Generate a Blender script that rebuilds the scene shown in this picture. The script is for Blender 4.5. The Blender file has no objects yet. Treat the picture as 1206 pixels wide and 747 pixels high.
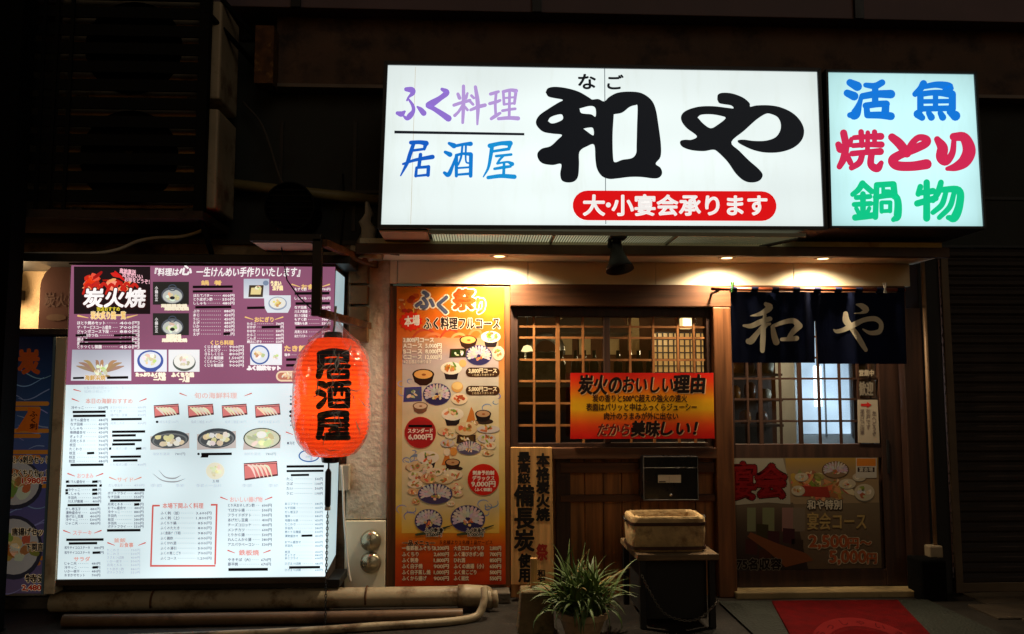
import bpy, math, random
import numpy as np
from mathutils import Vector, Matrix
R = math.radians
random.seed(7)
sc = bpy.context.scene
COL = sc.collection

# ---------------------------------------------------------------- camera, sky, exposure
CAM = Vector((0.0, -5.2, 1.34)); PITCH = R(5.0); YAW = R(2.5); F = 938.0
FWD = Vector((math.sin(YAW)*math.cos(PITCH), math.cos(YAW)*math.cos(PITCH), math.sin(PITCH)))
RGT = Vector((math.cos(YAW), -math.sin(YAW), 0)); UP = RGT.cross(FWD)
cd = bpy.data.cameras.new('camera'); cam = bpy.data.objects.new('camera', cd); COL.objects.link(cam)
cam.location = CAM; cam.rotation_euler = (R(90)+PITCH, 0, -YAW)
cd.sensor_width = 36; cd.lens = F/1206*36; cd.clip_start = 0.05; cd.clip_end = 300
sc.camera = cam
world = bpy.data.worlds.new('World'); sc.world = world; world.use_nodes = True
wn = world.node_tree; bg = wn.nodes['Background']
sky = wn.nodes.new('ShaderNodeTexSky'); sky.sky_type = 'NISHITA'; sky.sun_disc = False
sky.sun_elevation = R(3); sky.sun_rotation = R(200)
wn.links.new(sky.outputs[0], bg.inputs[0]); bg.inputs[1].default_value = 0.014
sl = bpy.data.lights.new('front_fill_sun', 'SUN'); sl.energy = .13; sl.angle = R(30); sl.color = (1, .84, .64)   # dim sun lamp added as front fill, in place of unseen street light
so = bpy.data.objects.new('front_fill_sun', sl); COL.objects.link(so); so.rotation_euler = (R(64), 0, R(22))
sc.view_settings.view_transform = 'Standard'; sc.view_settings.look = 'None'
sc.view_settings.exposure = 0; sc.view_settings.gamma = 1; sc.view_settings.use_curve_mapping = False
sc.render.engine = 'CYCLES'
sc.cycles.use_denoising = True
sc.cycles.max_bounces = 6; sc.cycles.transparent_max_bounces = 12
sc.cycles.sample_clamp_indirect = 3.0
sc.cycles.caustics_reflective = False; sc.cycles.caustics_refractive = False

# ---------------------------------------------------------------- survey: where a sight line meets a wall plane / level
def ray(px, py):
    return FWD + RGT*((px-603)/F) + UP*(-(py-373.5)/F)
def W(px, py, Y):
    d = ray(px, py); return CAM + d*((Y-CAM.y)/d.y)
def G(px, py, z=0.0):
    d = ray(px, py); return CAM + d*((z-CAM.z)/d.z)
def RC(x0, y0, x1, y1, Y):
    xm, ym = (x0+x1)/2, (y0+y1)/2
    return W(x0, ym, Y).x, W(x1, ym, Y).x, W(xm, y1, Y).z, W(xm, y0, Y).z

def lin(c):
    return tuple((v/255/12.92 if v/255 <= .04045 else ((v/255+.055)/1.055)**2.4) for v in c[:3]) + (1.0,)

# ---------------------------------------------------------------- materials
MATS = {}
def mat(name, col, rough=.6, metal=0.0, noise=.25, scale=6.0, bump=0.0, bscale=60.0, spec=.4, grain=None, dirt=None, emit=0):
    """col is sRGB 0-255; noise varies its value; grain = axis of wood streaks; dirt = second colour in blotches"""
    if name in MATS: return MATS[name]
    m = bpy.data.materials.new(name); m.use_nodes = True; nt = m.node_tree; L = nt.links.new
    p = nt.nodes['Principled BSDF']; p.inputs['Roughness'].default_value = rough; p.inputs['Metallic'].default_value = metal
    p.inputs['Specular IOR Level'].default_value = spec
    tc = nt.nodes.new('ShaderNodeTexCoord'); mp = nt.nodes.new('ShaderNodeMapping'); L(tc.outputs['Object'], mp.inputs[0])
    if grain: mp.inputs['Scale'].default_value = tuple(.06 if a == grain else 1.0 for a in 'xyz')
    n = nt.nodes.new('ShaderNodeTexNoise'); n.inputs['Scale'].default_value = scale*(6 if grain else 1); n.inputs['Detail'].default_value = 6
    L(mp.outputs[0], n.inputs['Vector'])
    rp = nt.nodes.new('ShaderNodeValToRGB'); c = lin(col)
    rp.color_ramp.elements[0].position = .3; rp.color_ramp.elements[1].position = .7
    rp.color_ramp.elements[0].color = tuple(v*(1-noise) for v in c[:3])+(1,)
    rp.color_ramp.elements[1].color = tuple(min(1, v*(1+noise)) for v in c[:3])+(1,)
    L(n.outputs[0], rp.inputs[0]); out = rp.outputs[0]
    if dirt:
        n2 = nt.nodes.new('ShaderNodeTexNoise'); n2.inputs['Scale'].default_value = dirt[1]; n2.inputs['Detail'].default_value = 8; n2.inputs['Roughness'].default_value = .65
        L(tc.outputs['Object'], n2.inputs['Vector'])
        r2 = nt.nodes.new('ShaderNodeValToRGB'); r2.color_ramp.elements[0].position = dirt[2]; r2.color_ramp.elements[1].position = dirt[2]+.16
        L(n2.outputs[0], r2.inputs[0])
        mx = nt.nodes.new('ShaderNodeMixRGB'); L(r2.outputs[0], mx.inputs[0]); L(out, mx.inputs[1]); mx.inputs[2].default_value = lin(dirt[0]); out = mx.outputs[0]
    L(out, p.inputs['Base Color'])
    if noise:
        mr = nt.nodes.new('ShaderNodeMapRange'); mr.inputs[3].default_value = max(.05, rough-.12); mr.inputs[4].default_value = min(1, rough+.12)
        L(n.outputs[0], mr.inputs[0]); L(mr.outputs[0], p.inputs['Roughness'])
    if bump:
        nb = nt.nodes.new('ShaderNodeTexNoise'); nb.inputs['Scale'].default_value = bscale; nb.inputs['Detail'].default_value = 5
        L(mp.outputs[0], nb.inputs['Vector'])
        b = nt.nodes.new('ShaderNodeBump'); b.inputs['Strength'].default_value = bump; b.inputs['Distance'].default_value = .01
        L(nb.outputs[0], b.inputs['Height']); L(b.outputs[0], p.inputs['Normal'])
    if emit:
        L(out, p.inputs['Emission Color']); p.inputs['Emission Strength'].default_value = emit
    MATS[name] = m; return m

def glow(name, col, strength, var=.0, vscale=1.5, base=.0, tubes=None):
    if name in MATS: return MATS[name]
    m = bpy.data.materials.new(name); m.use_nodes = True; nt = m.node_tree; L = nt.links.new
    p = nt.nodes['Principled BSDF']; c = lin(col)
    p.inputs['Base Color'].default_value = tuple(v*base for v in c[:3])+(1,); p.inputs['Roughness'].default_value = .35
    p.inputs['Emission Color'].default_value = c; p.inputs['Emission Strength'].default_value = strength
    if var:
        tc = nt.nodes.new('ShaderNodeTexCoord'); n = nt.nodes.new('ShaderNodeTexNoise'); n.inputs['Scale'].default_value = vscale; n.inputs['Detail'].default_value = 1
        L(tc.outputs['Object'], n.inputs['Vector'])
        mr = nt.nodes.new('ShaderNodeMapRange'); mr.inputs[1].default_value = .3; mr.inputs[2].default_value = .7
        mr.inputs[3].default_value = strength*(1-var); mr.inputs[4].default_value = strength*(1+var)
        L(n.outputs[0], mr.inputs[0]); L(mr.outputs[0], p.inputs['Emission Strength'])
        if tubes:
            def mth(op, x, y):
                q = nt.nodes.new('ShaderNodeMath'); q.operation = op
                for i_, v in enumerate((x, y)):
                    if isinstance(v, (int, float)): q.inputs[i_].default_value = v
                    elif v is not None: L(v, q.inputs[i_])
                return q.outputs[0]
            sx = nt.nodes.new('ShaderNodeSeparateXYZ'); L(tc.outputs['Generated'], sx.inputs[0]); t_ = mr.outputs[0]
            for ax in ('X', 'Z'):
                d = mth('MULTIPLY', mth('MULTIPLY', sx.outputs[ax], mth('SUBTRACT', 1.0, sx.outputs[ax])), 4.0); f = mth('ADD', mth('MULTIPLY', mth('POWER', mth('MAXIMUM', d, .0001), .4), tubes[0]), 1-tubes[0]*.92); t_ = mth('MULTIPLY', t_, f)
            w = mth('ADD', mth('MULTIPLY', mth('SINE', mth('MULTIPLY', sx.outputs['Z'], 6.283*tubes[1]), None), .022), 1.0)
            L(mth('MULTIPLY', t_, w), p.inputs['Emission Strength'])
            n2 = nt.nodes.new('ShaderNodeTexNoise'); n2.inputs['Scale'].default_value = 5; n2.inputs['Detail'].default_value = 9; n2.inputs['Roughness'].default_value = .7; mp = nt.nodes.new('ShaderNodeMapping'); mp.inputs['Scale'].default_value = (1.6, 1, .25); L(tc.outputs['Object'], mp.inputs[0]); L(mp.outputs[0], n2.inputs['Vector'])
            r2 = nt.nodes.new('ShaderNodeValToRGB'); r2.color_ramp.elements[0].position = .52; r2.color_ramp.elements[0].color = c; r2.color_ramp.elements[1].position = .85; r2.color_ramp.elements[1].color = (c[0]*.88, c[1]*.87, c[2]*.82, 1); L(n2.outputs[0], r2.inputs[0]); L(r2.outputs[0], p.inputs['Emission Color'])
    MATS[name] = m; return m

def print_mat(name, emit=0.0, rough=.5, base=1.0, var=0, vscale=1.2, spec=.3):
    """printed ink: colours come from the print's own colour attribute; a backlit film gives them off"""
    if name in MATS: return MATS[name]
    m = bpy.data.materials.new(name); m.use_nodes = True; nt = m.node_tree; L = nt.links.new
    p = nt.nodes['Principled BSDF']; p.inputs['Roughness'].default_value = rough; p.inputs['Specular IOR Level'].default_value = spec
    a = nt.nodes.new('ShaderNodeAttribute'); a.attribute_name = 'ink'
    if base == 1:
        tc0 = nt.nodes.new('ShaderNodeTexCoord'); n0 = nt.nodes.new('ShaderNodeTexNoise'); n0.inputs['Scale'].default_value = 7; n0.inputs['Detail'].default_value = 7; L(tc0.outputs['Object'], n0.inputs['Vector'])
        hs = nt.nodes.new('ShaderNodeHueSaturation'); m0 = nt.nodes.new('ShaderNodeMapRange'); m0.inputs[1].default_value = .3; m0.inputs[2].default_value = .7; m0.inputs[3].default_value = .86; m0.inputs[4].default_value = 1.05; L(n0.outputs[0], m0.inputs[0]); L(m0.outputs[0], hs.inputs['Value'])
        L(a.outputs['Color'], hs.inputs['Color']); L(hs.outputs[0], p.inputs['Base Color'])
        n1 = nt.nodes.new('ShaderNodeTexNoise'); n1.inputs['Scale'].default_value = 3.5; n1.inputs['Detail'].default_value = 3; L(tc0.outputs['Object'], n1.inputs['Vector'])
        b0 = nt.nodes.new('ShaderNodeBump'); b0.inputs['Strength'].default_value = .12; b0.inputs['Distance'].default_value = .02; L(n1.outputs[0], b0.inputs['Height']); L(b0.outputs[0], p.inputs['Normal'])
    else:
        mx = nt.nodes.new('ShaderNodeMixRGB'); mx.inputs[0].default_value = base; mx.inputs[1].default_value = (0, 0, 0, 1)
        L(a.outputs['Color'], mx.inputs[2]); L(mx.outputs[0], p.inputs['Base Color'])
    if emit:
        L(a.outputs['Color'], p.inputs['Emission Color']); p.inputs['Emission Strength'].default_value = emit
        if var:
            tc = nt.nodes.new('ShaderNodeTexCoord'); n = nt.nodes.new('ShaderNodeTexNoise'); n.inputs['Scale'].default_value = vscale; n.inputs['Detail'].default_value = 1
            L(tc.outputs['Object'], n.inputs['Vector'])
            mr = nt.nodes.new('ShaderNodeMapRange'); mr.inputs[1].default_value = .3; mr.inputs[2].default_value = .7
            mr.inputs[3].default_value = emit*(1-var); mr.inputs[4].default_value = emit*(1+var)
            L(n.outputs[0], mr.inputs[0]); L(mr.outputs[0], p.inputs['Emission Strength'])
    MATS[name] = m; return m

def glass_mat(name, tint=(.85, .9, .88), gloss=.10, bumpy=0.0, rough=.03, bscale=14, white=0.0):
    if name in MATS: return MATS[name]
    m = bpy.data.materials.new(name); m.use_nodes = True; nt = m.node_tree; L = nt.links.new
    nt.nodes.remove(nt.nodes['Principled BSDF']); out = nt.nodes['Material Output']
    tr = nt.nodes.new('ShaderNodeBsdfTransparent'); tr.inputs[0].default_value = tint+(1,)
    gl = nt.nodes.new('ShaderNodeBsdfGlossy'); gl.inputs['Roughness'].default_value = rough
    lw = nt.nodes.new('ShaderNodeLayerWeight'); lw.inputs[0].default_value = .35
    mr = nt.nodes.new('ShaderNodeMapRange'); mr.inputs[3].default_value = gloss; mr.inputs[4].default_value = .75
    mx = nt.nodes.new('ShaderNodeMixShader')
    L(lw.outputs['Facing'], mr.inputs[0]); L(mr.outputs[0], mx.inputs[0]); L(tr.outputs[0], mx.inputs[1]); L(gl.outputs[0], mx.inputs[2])
    if bumpy:
        tc = nt.nodes.new('ShaderNodeTexCoord'); n = nt.nodes.new('ShaderNodeTexNoise'); n.inputs['Scale'].default_value = bscale; n.inputs['Detail'].default_value = 3
        n.inputs['Distortion'].default_value = 1.5
        L(tc.outputs['Object'], n.inputs['Vector'])
        b = nt.nodes.new('ShaderNodeBump'); b.inputs['Strength'].default_value = bumpy; b.inputs['Distance'].default_value = .03
        L(n.outputs[0], b.inputs['Height']); L(b.outputs[0], gl.inputs['Normal']); L(b.outputs[0], lw.inputs['Normal'])
    if white:
        wd = nt.nodes.new('ShaderNodeBsdfDiffuse'); wd.inputs[0].default_value = (.9, .9, .9, 1); m2 = nt.nodes.new('ShaderNodeMixShader'); m2.inputs[0].default_value = white
        L(gl.outputs[0], m2.inputs[1]); L(wd.outputs[0], m2.inputs[2]); L(m2.outputs[0], mx.inputs[2])
    L(mx.outputs[0], out.inputs[0]); MATS[name] = m; return m

WOOD_RED = lambda: mat('red_brown_wood_upright', (106, 64, 32), .5, noise=.45, scale=5, grain='z', bump=.15, bscale=40)
WOOD_REDX = lambda: mat('red_brown_wood_lying', (82, 49, 25), .6, noise=.45, scale=5, grain='x', bump=.15, bscale=40)
WOOD_DARK = lambda: mat('dark_stained_wood_upright', (52, 30, 18), .55, noise=.5, scale=5, grain='z', bump=.2, bscale=40)
WOOD_DARKX = lambda: mat('dark_stained_wood_lying', (52, 30, 18), .55, noise=.5, scale=5, grain='x', bump=.2, bscale=40)
WOOD_PALE = lambda: mat('weathered_plank', (206, 156, 94), .7, noise=.35, scale=5, grain='z', bump=.2, bscale=40, dirt=((120, 82, 46), 5, .58))
BLACK_METAL = lambda: mat('black_painted_metal', (22, 21, 21), .45, noise=.3, scale=9, spec=.4)
SOOT = lambda: mat('soot_black_metal', (9, 9, 9), .7, noise=.2, spec=.15)
RUST = lambda: mat('rusty_steel', (96, 62, 34), .75, .2, noise=.5, scale=18, bump=.3, dirt=((150, 110, 62), 14, .55))
PVC = lambda: mat('beige_plastic_pipe', (164, 148, 120), .45, noise=.15, scale=5, dirt=((96, 72, 44), 7, .5), bump=.15)
PLASTER = lambda: mat('beige_plaster', (220, 208, 182), .9, noise=.16, scale=9, bump=.8, bscale=30, dirt=((158, 140, 112), 4.5, .5))
CREAM = lambda: mat('cream_panel', (236, 226, 196), .6, noise=.06, scale=3, dirt=((190, 165, 120), 2.2, .58))
DARK_WALL = lambda: mat('dark_green_cladding', (34, 38, 34), .7, noise=.35, scale=2.5, dirt=((30, 28, 24), 3, .5))
DARK_BROWN = lambda: mat('brown_metal_fascia', (88, 66, 52), .7, noise=.3, scale=3, dirt=((48, 36, 30), 4, .5), bump=.15)

# ---------------------------------------------------------------- objects
ORG = {}
def tag(o, label=None, cat=None, group=None, kind=None):
    if label: o['label'] = label
    if cat: o['category'] = cat
    if group: o['group'] = group
    if kind: o['kind'] = kind
    return o
def thing(name, loc, label, cat, group=None):
    o = bpy.data.objects.new(name, None); COL.objects.link(o); o.empty_display_size = .1
    o.location = loc; ORG[o.name] = Vector(loc); return tag(o, label, cat, group)

class MB:
    def __init__(s): s.v = []; s.f = []; s.c = []
    def add(s, vs, fs):
        k = len(s.v); s.v += [tuple(v) for v in vs]; s.f += [tuple(i+k for i in f) for f in fs]; return s
    def box(s, x0, x1, y0, y1, z0, z1):
        return s.add([(x0,y0,z0),(x1,y0,z0),(x1,y1,z0),(x0,y1,z0),(x0,y0,z1),(x1,y0,z1),(x1,y1,z1),(x0,y1,z1)],
            [(0,3,2,1),(4,5,6,7),(0,1,5,4),(1,2,6,5),(2,3,7,6),(3,0,4,7)])
    def pbox(s, x0, y0, x1, y1, Yf, Yb):
        a, b, c, d = RC(x0, y0, x1, y1, Yf); return s.box(a, b, Yf, Yb, c, d)
    def slab(s, q, t):
        """q: four corners (seen face, counter-clockwise from the front), t: thickness backwards in y"""
        q = [Vector(v) for v in q]; w = [v+Vector((0, t, 0)) for v in q]
        return s.add(q+w, [(0,1,2,3),(7,6,5,4),(0,4,5,1),(1,5,6,2),(2,6,7,3),(3,7,4,0)])
    def tube(s, pts, r, n=10, cap=True):
        pts = [Vector(p) for p in pts]; m = len(pts); rs = r if hasattr(r, '__len__') else [r]*m
        rings = []; prev = None
        for i, p in enumerate(pts):
            d = (pts[min(i+1, m-1)]-pts[max(i-1, 0)]).normalized()
            if prev is None: u = d.orthogonal().normalized()
            else: u = (prev-d*prev.dot(d)); u = u.normalized() if u.length > 1e-6 else d.orthogonal().normalized()
            prev = u; w = d.cross(u)
            rings.append([p+(u*math.cos(a)+w*math.sin(a))*rs[i] for a in (2*math.pi*k/n for k in range(n))])
        fs = []
        for i in range(m-1):
            for k in range(n): fs.append((i*n+k, i*n+(k+1) % n, (i+1)*n+(k+1) % n, (i+1)*n+k))
        if cap: fs += [tuple(range(n-1, -1, -1)), tuple(range((m-1)*n, m*n))]
        return s.add([v for r_ in rings for v in r_], fs)
    def lathe(s, c, prof, n=24, axis='z', ang=None):
        """prof: (radius, height) along the axis through c"""
        c = Vector(c); vs = []
        for r, h in prof:
            for k in range(n):
                a = 2*math.pi*k/n; x, y = r*math.cos(a), r*math.sin(a)
                p = Vector((x, y, h)) if axis == 'z' else (Vector((x, h, y)) if axis == 'y' else Vector((h, x, y)))
                if ang is not None: p = ang @ p
                vs.append(c+p)
        fs = []
        for i in range(len(prof)-1):
            for k in range(n): fs.append((i*n+k, i*n+(k+1) % n, (i+1)*n+(k+1) % n, (i+1)*n+k))
        return s.add(vs, fs)
    def build(s, name, m, parent=None, smooth=False, bev=0, solid=0, label=None):
        me = bpy.data.meshes.new(name); o = bpy.data.objects.new(name, me); COL.objects.link(o)
        if parent is not None: org = ORG[parent.name]; o.parent = parent
        else:
            a = np.array(s.v); org = Vector(((a[:,0].min()+a[:,0].max())/2, (a[:,1].min()+a[:,1].max())/2, a[:,2].min())); o.location = org
        ORG[o.name] = Vector(org)
        me.from_pydata([(v[0]-org[0], v[1]-org[1], v[2]-org[2]) for v in s.v], [], s.f); me.update()
        if len(s.c) == len(s.v):
            at = me.color_attributes.new('ink', 'FLOAT_COLOR', 'POINT'); at.data.foreach_set('color', np.array(s.c, dtype=np.float32).ravel())
        me.materials.append(m)
        if smooth: me.polygons.foreach_set('use_smooth', [True]*len(me.polygons))
        if bev:
            b = o.modifiers.new('bevel', 'BEVEL'); b.width = bev; b.segments = 2; b.limit_method = 'ANGLE'
        if solid:
            b = o.modifiers.new('solid', 'SOLIDIFY'); b.thickness = solid; b.offset = 0
        if label: o['label'] = label
        return o

def copy_tree(o, off=(0, 0, 0), parent=None):
    c = o.copy(); COL.objects.link(c)
    if parent: c.parent = parent
    else: c.location = o.location+Vector(off)
    for ch in list(o.children): copy_tree(ch, parent=c)
    return c

# ---------------------------------------------------------------- lettering and print
TXT = {}
def glyphs(s, res=3):
    k = (s, res)
    if k not in TXT:
        t = bpy.data.curves.new('tmp', 'FONT'); t.body = s; t.resolution_u = res
        o = bpy.data.objects.new('tmp', t); COL.objects.link(o)
        me = bpy.data.meshes.new_from_object(o.evaluated_get(bpy.context.evaluated_depsgraph_get()))
        vs = np.array([v.co[:2] for v in me.vertices]).reshape(-1, 2); fs = [tuple(p.vertices) for p in me.polygons]
        bpy.data.objects.remove(o); bpy.data.curves.remove(t); bpy.data.meshes.remove(me)
        TXT[k] = (vs, fs)
    return TXT[k]

def spline(pts, n=6):
    """Catmull-Rom through tuples"""
    P = [np.array(p, float) for p in pts]
    if len(P) < 3: return [P[0]+(P[-1]-P[0])*t for t in np.linspace(0, 1, n+1)]
    Q = [2*P[0]-P[1]]+P+[2*P[-1]-P[-2]]; out = []
    for i in range(1, len(Q)-2):
        for t in np.linspace(0, 1, n, endpoint=False):
            a, b, c, d = Q[i-1:i+3]
            out.append(.5*((2*b)+(-a+c)*t+(2*a-5*b+4*c-d)*t*t+(-a+3*b-3*c+d)*t**3))
    out.append(P[-1]); return out

class Print(MB):
    """ink on a flat film or sheet, laid out on the plane y = Y (or any place() given); every layer sits proud of the one below"""
    def __init__(s, Y, step=.0004, place=None):
        super().__init__(); s.Y = Y; s.step = step; s.n = 0; s.place = place or (lambda x, y, d: W(x, y, Y-d))
    def poly(s, pts, col, layer, faces=None, cols=None):
        d = layer*s.step+s.n*2e-7; s.n += 1; k = len(s.v)
        s.v += [tuple(s.place(p[0], p[1], d)) for p in pts]
        s.f += [tuple(i+k for i in f) for f in (faces or [tuple(range(len(pts)))])]
        s.c += [lin(c) for c in cols] if cols else [lin(col)]*len(pts)
        return s
    def rect(s, x0, y0, x1, y1, col, layer, cut=1):
        if cut == 1: return s.poly([(x0,y1),(x1,y1),(x1,y0),(x0,y0)], col, layer)
    def quad(s, q, col, layer): return s.poly(q, col, layer)
    def vgrad(s, q, stops, layer, n=24):
        """q: tl, tr, br, bl; stops: (t, colour) from top to bottom"""
        q = [np.array(p, float) for p in q]; pts = []; cols = []; fs = []
        for i in range(n+1):
            t = i/n
            for j in range(len(stops)-1):
                if stops[j][0] <= t <= stops[j+1][0]+1e-9: break
            u = (t-stops[j][0])/(stops[j+1][0]-stops[j][0]); c = [a+(b-a)*u for a, b in zip(stops[j][1], stops[j+1][1])]
            pts += [q[0]+(q[3]-q[0])*t, q[1]+(q[2]-q[1])*t]; cols += [c, c]
            if i: fs.append((2*i-2, 2*i, 2*i+1, 2*i-1))
        return s.poly(pts, None, layer, fs, cols)
    def ell(s, x, y, rx, ry, col, layer, n=18, rot=0, wob=0):
        c, q = math.cos(rot), math.sin(rot); pts = []
        for k in range(n):
            a = -2*math.pi*k/n; w = 1+random.uniform(-wob, wob); u, v = rx*w*math.cos(a), ry*w*math.sin(a)
            pts.append((x+u*c-v*q, y+u*q+v*c))
        return s.poly(pts, col, layer)
    def ring(s, x, y, rx, ry, w, col, layer, n=24):
        o = [(x+rx*math.cos(2*math.pi*k/n), y+ry*math.sin(2*math.pi*k/n)) for k in range(n)]
        i = [(x+(rx-w)*math.cos(2*math.pi*k/n), y+(ry-w)*math.sin(2*math.pi*k/n)) for k in range(n)]
        return s.poly(o+i, col, layer, [(k, n+k, n+(k+1) % n, (k+1) % n) for k in range(n)])
    def text(s, t, x0, y0, x1, y1, col, layer, bold=0, shear=0, res=3, outline=None, ow=.06, vert=False, slope=0, fit=True):
        if vert:
            h = (y1-y0)/len(t)
            for i, ch in enumerate(t): s.text(ch, x0, y0+i*h+h*.03, x1, y0+(i+1)*h-h*.03, col, layer, bold, shear, res, outline, ow)
            return s
        vs, fs = glyphs(t, res)
        if not len(vs): return s
        a, b = vs[:,0].min(), vs[:,0].max()
        if len(t) == 1: a, b = min(a, .04), max(b, .96)
        kx = (x1-x0)/max(b-a, .01); ky = (y1-y0)/.93
        X = (vs[:,0]-a)*kx+x0+vs[:,1]*shear*ky; Yp = y1-(vs[:,1]+.09)*ky+(X-x0)*slope
        e = min(abs(kx), ky)
        if outline:
            for k in range(10):
                an = 2*math.pi*k/10; s.poly(list(zip(X+ow*e*math.cos(an), Yp+ow*e*math.sin(an))), outline, layer-.5, fs)
        if bold:
            for k in range(8):
                an = 2*math.pi*k/8; s.poly(list(zip(X+bold*e*math.cos(an), Yp+bold*e*math.sin(an))), col, layer, fs)
        return s.poly(list(zip(X, Yp)), col, layer+.01, fs)
    def stroke(s, pts, col, layer, n=6, tf=None):
        """a brush stroke through (x, y, width)"""
        tf = tf or (lambda x, y, w: (x, y, w))
        Q = spline([tf(*p) for p in pts], n); m = len(Q); L, Rr = [], []
        for i, q in enumerate(Q):
            d = (Q[min(i+1, m-1)]-Q[max(i-1, 0)])[:2]; d = d/(np.hypot(*d)+1e-9); w = abs(q[2])/2; nn = np.array((-d[1], d[0]))
            L.append(q[:2]+nn*w); Rr.append(q[:2]-nn*w)
        def cap(q, d0, sgn):
            w = abs(q[2])/2; a0 = math.atan2(d0[1], d0[0]); return [q[:2]+w*np.array((math.cos(a0+sgn*a), math.sin(a0+sgn*a))) for a in np.linspace(-math.pi/2, math.pi/2, 7)]
        pts2 = L+Rr; s.poly(pts2, col, layer, [(i, m+i, m+i+1, i+1) for i in range(m-1)])
        d0 = (Q[0]-Q[1])[:2]; d1 = (Q[-1]-Q[-2])[:2]
        s.poly(cap(Q[0], d0, 1), col, layer); s.poly(cap(Q[-1], d1, 1), col, layer); return s
    def strokes(s, list_, col, layer, o=(0, 0), k=1.0, n=6, mw=1.0):
        tf = lambda x, y, w: (o[0]+x/k, o[1]+y/k, w/k*mw)
        for st in list_: s.stroke(st, col(st) if callable(col) else col, layer, n, tf)
        return s
    def outline(s, loops, col, layer, o, k, n=4):
        """closed smooth outlines (first is outer, the others holes), filled"""
        c = bpy.data.curves.new('tmp', 'CURVE'); c.dimensions = '2D'; c.fill_mode = 'FRONT'
        for lp in loops:
            q = spline(list(lp)+[lp[0]], n)[:-1]; sp = c.splines.new('POLY'); sp.points.add(len(q)-1); sp.use_cyclic_u = True
            for p, v in zip(sp.points, q): p.co = (v[0]/100, v[1]/100, 0, 1)
        ob = bpy.data.objects.new('tmp', c); COL.objects.link(ob)
        me = bpy.data.meshes.new_from_object(ob.evaluated_get(bpy.context.evaluated_depsgraph_get()))
        s.poly([(o[0]+v.co.x*100/k, o[1]+v.co.y*100/k) for v in me.vertices], col, layer, [tuple(p.vertices) for p in me.polygons])
        bpy.data.objects.remove(ob); bpy.data.curves.remove(c); bpy.data.meshes.remove(me); return s

# ---- little printed dishes, sizes in survey units
def rc(*a): return random.choice(a)
def jit(c, a=18): return tuple(max(0, min(255, v+random.randint(-a, a))) for v in c)
def food(p, x, y, rx, ry, L, pal, n=9):
    for i in range(n):
        a = random.uniform(0, 6.28); r = random.random()**.5
        p.ell(x+rx*.72*r*math.cos(a), y+ry*.72*r*math.sin(a), rx*random.uniform(.16, .4), ry*random.uniform(.18, .42), jit(rc(*pal)), L, 9, random.uniform(0, 3), .2)
TAN = [(232, 196, 140), (212, 150, 90), (240, 222, 190), (190, 110, 60), (150, 160, 70), (225, 120, 80)]
PALE = [(240, 236, 215), (225, 215, 180), (245, 240, 230), (205, 205, 150), (235, 205, 170)]
def sashimi(p, x, y, rx, ry, L, plate=(50, 44, 88), rim=(84, 78, 124)):
    p.ell(x, y, rx, ry, rim, L, 26); p.ell(x, y, rx*.95, ry*.95, plate, L+.2, 26)
    for ring, n in ((.76, 15), (.5, 11), (.3, 7)):
        for k in range(n):
            a = -math.pi*1.12+math.pi*1.25*k/(n-1); px, py = x+rx*ring*math.cos(a), y+ry*ring*math.sin(a)
            p.ell(px, py, rx*.17, ry*random.uniform(.10, .14), jit((204, 190, 190), 16), L+.4-.05*ring, 9, a+random.uniform(-.15, .15), .12)
    food(p, x, y+ry*.28, rx*.38, ry*.34, L+.6, TAN, 8)
def bowl(p, x, y, r, L, outer=(50, 26, 16), soup=(226, 168, 92)):
    p.poly([(x-r, y-.15*r), (x-r*.78, y+r*.55), (x-r*.3, y+r*.85), (x+r*.3, y+r*.85), (x+r*.78, y+r*.55), (x+r, y-.15*r)], outer, L)
    p.ell(x, y-.15*r, r, r*.5, jit(outer, 8), L+.2); p.ell(x, y-.15*r, r*.84, r*.4, soup, L+.4); p.ell(x+r*.05, y-.12*r, r*.2, r*.1, (150, 84, 40), L+.6)
def plate(p, x, y, rx, ry, L, col=(232, 218, 190), pal=TAN, n=9):
    p.ell(x, y+ry*.14, rx, ry, tuple(int(v*.6) for v in col), L, 20); p.ell(x, y, rx, ry, col, L+.2, 20); food(p, x, y, rx*.8, ry*.8, L+.4, pal, n)
def pot(p, x, y, r, L):
    p.poly([(x-r*.8, y), (x-r*.55, y+r), (x+r*.55, y+r), (x+r*.8, y)], (40, 30, 32), L); p.ell(x, y-.1*r, r*1.05, r*.62, (238, 226, 204), L+.2)
    food(p, x, y-.15*r, r*.9, r*.5, L+.4, TAN+[(120, 150, 60)], 12)
def tray(p, x0, y0, x1, y1, L):
    s = (y1-y0)*.12
    p.poly([(x0+1, y1), (x1, y1-s*2), (x1-1.2, y0), (x0, y0+s)], (92, 48, 52), L); p.poly([(x0+1.5, y1-2.2), (x1-1, y1-s*2-2), (x1-2, y0+3), (x0+.8, y0+s+3)], (222, 128, 124), L+.2)
    p.poly([(x0, y0+s+2.4), (x1-1, y0+2.2), (x1-1.2, y0+1.2), (x0, y0+s+1.2)], (232, 150, 146), L+.3)
    w = x1-x0
    for i in range(5):
        xx = x0+w*(.18+.12*i); p.stroke([(xx-2, y0+5, 1.8), (xx+2.5, y0+8, 3), (xx+7, y1-3.5, .8)], jit((240, 224, 196), 10), L+.4+.05*i, 3)

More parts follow.
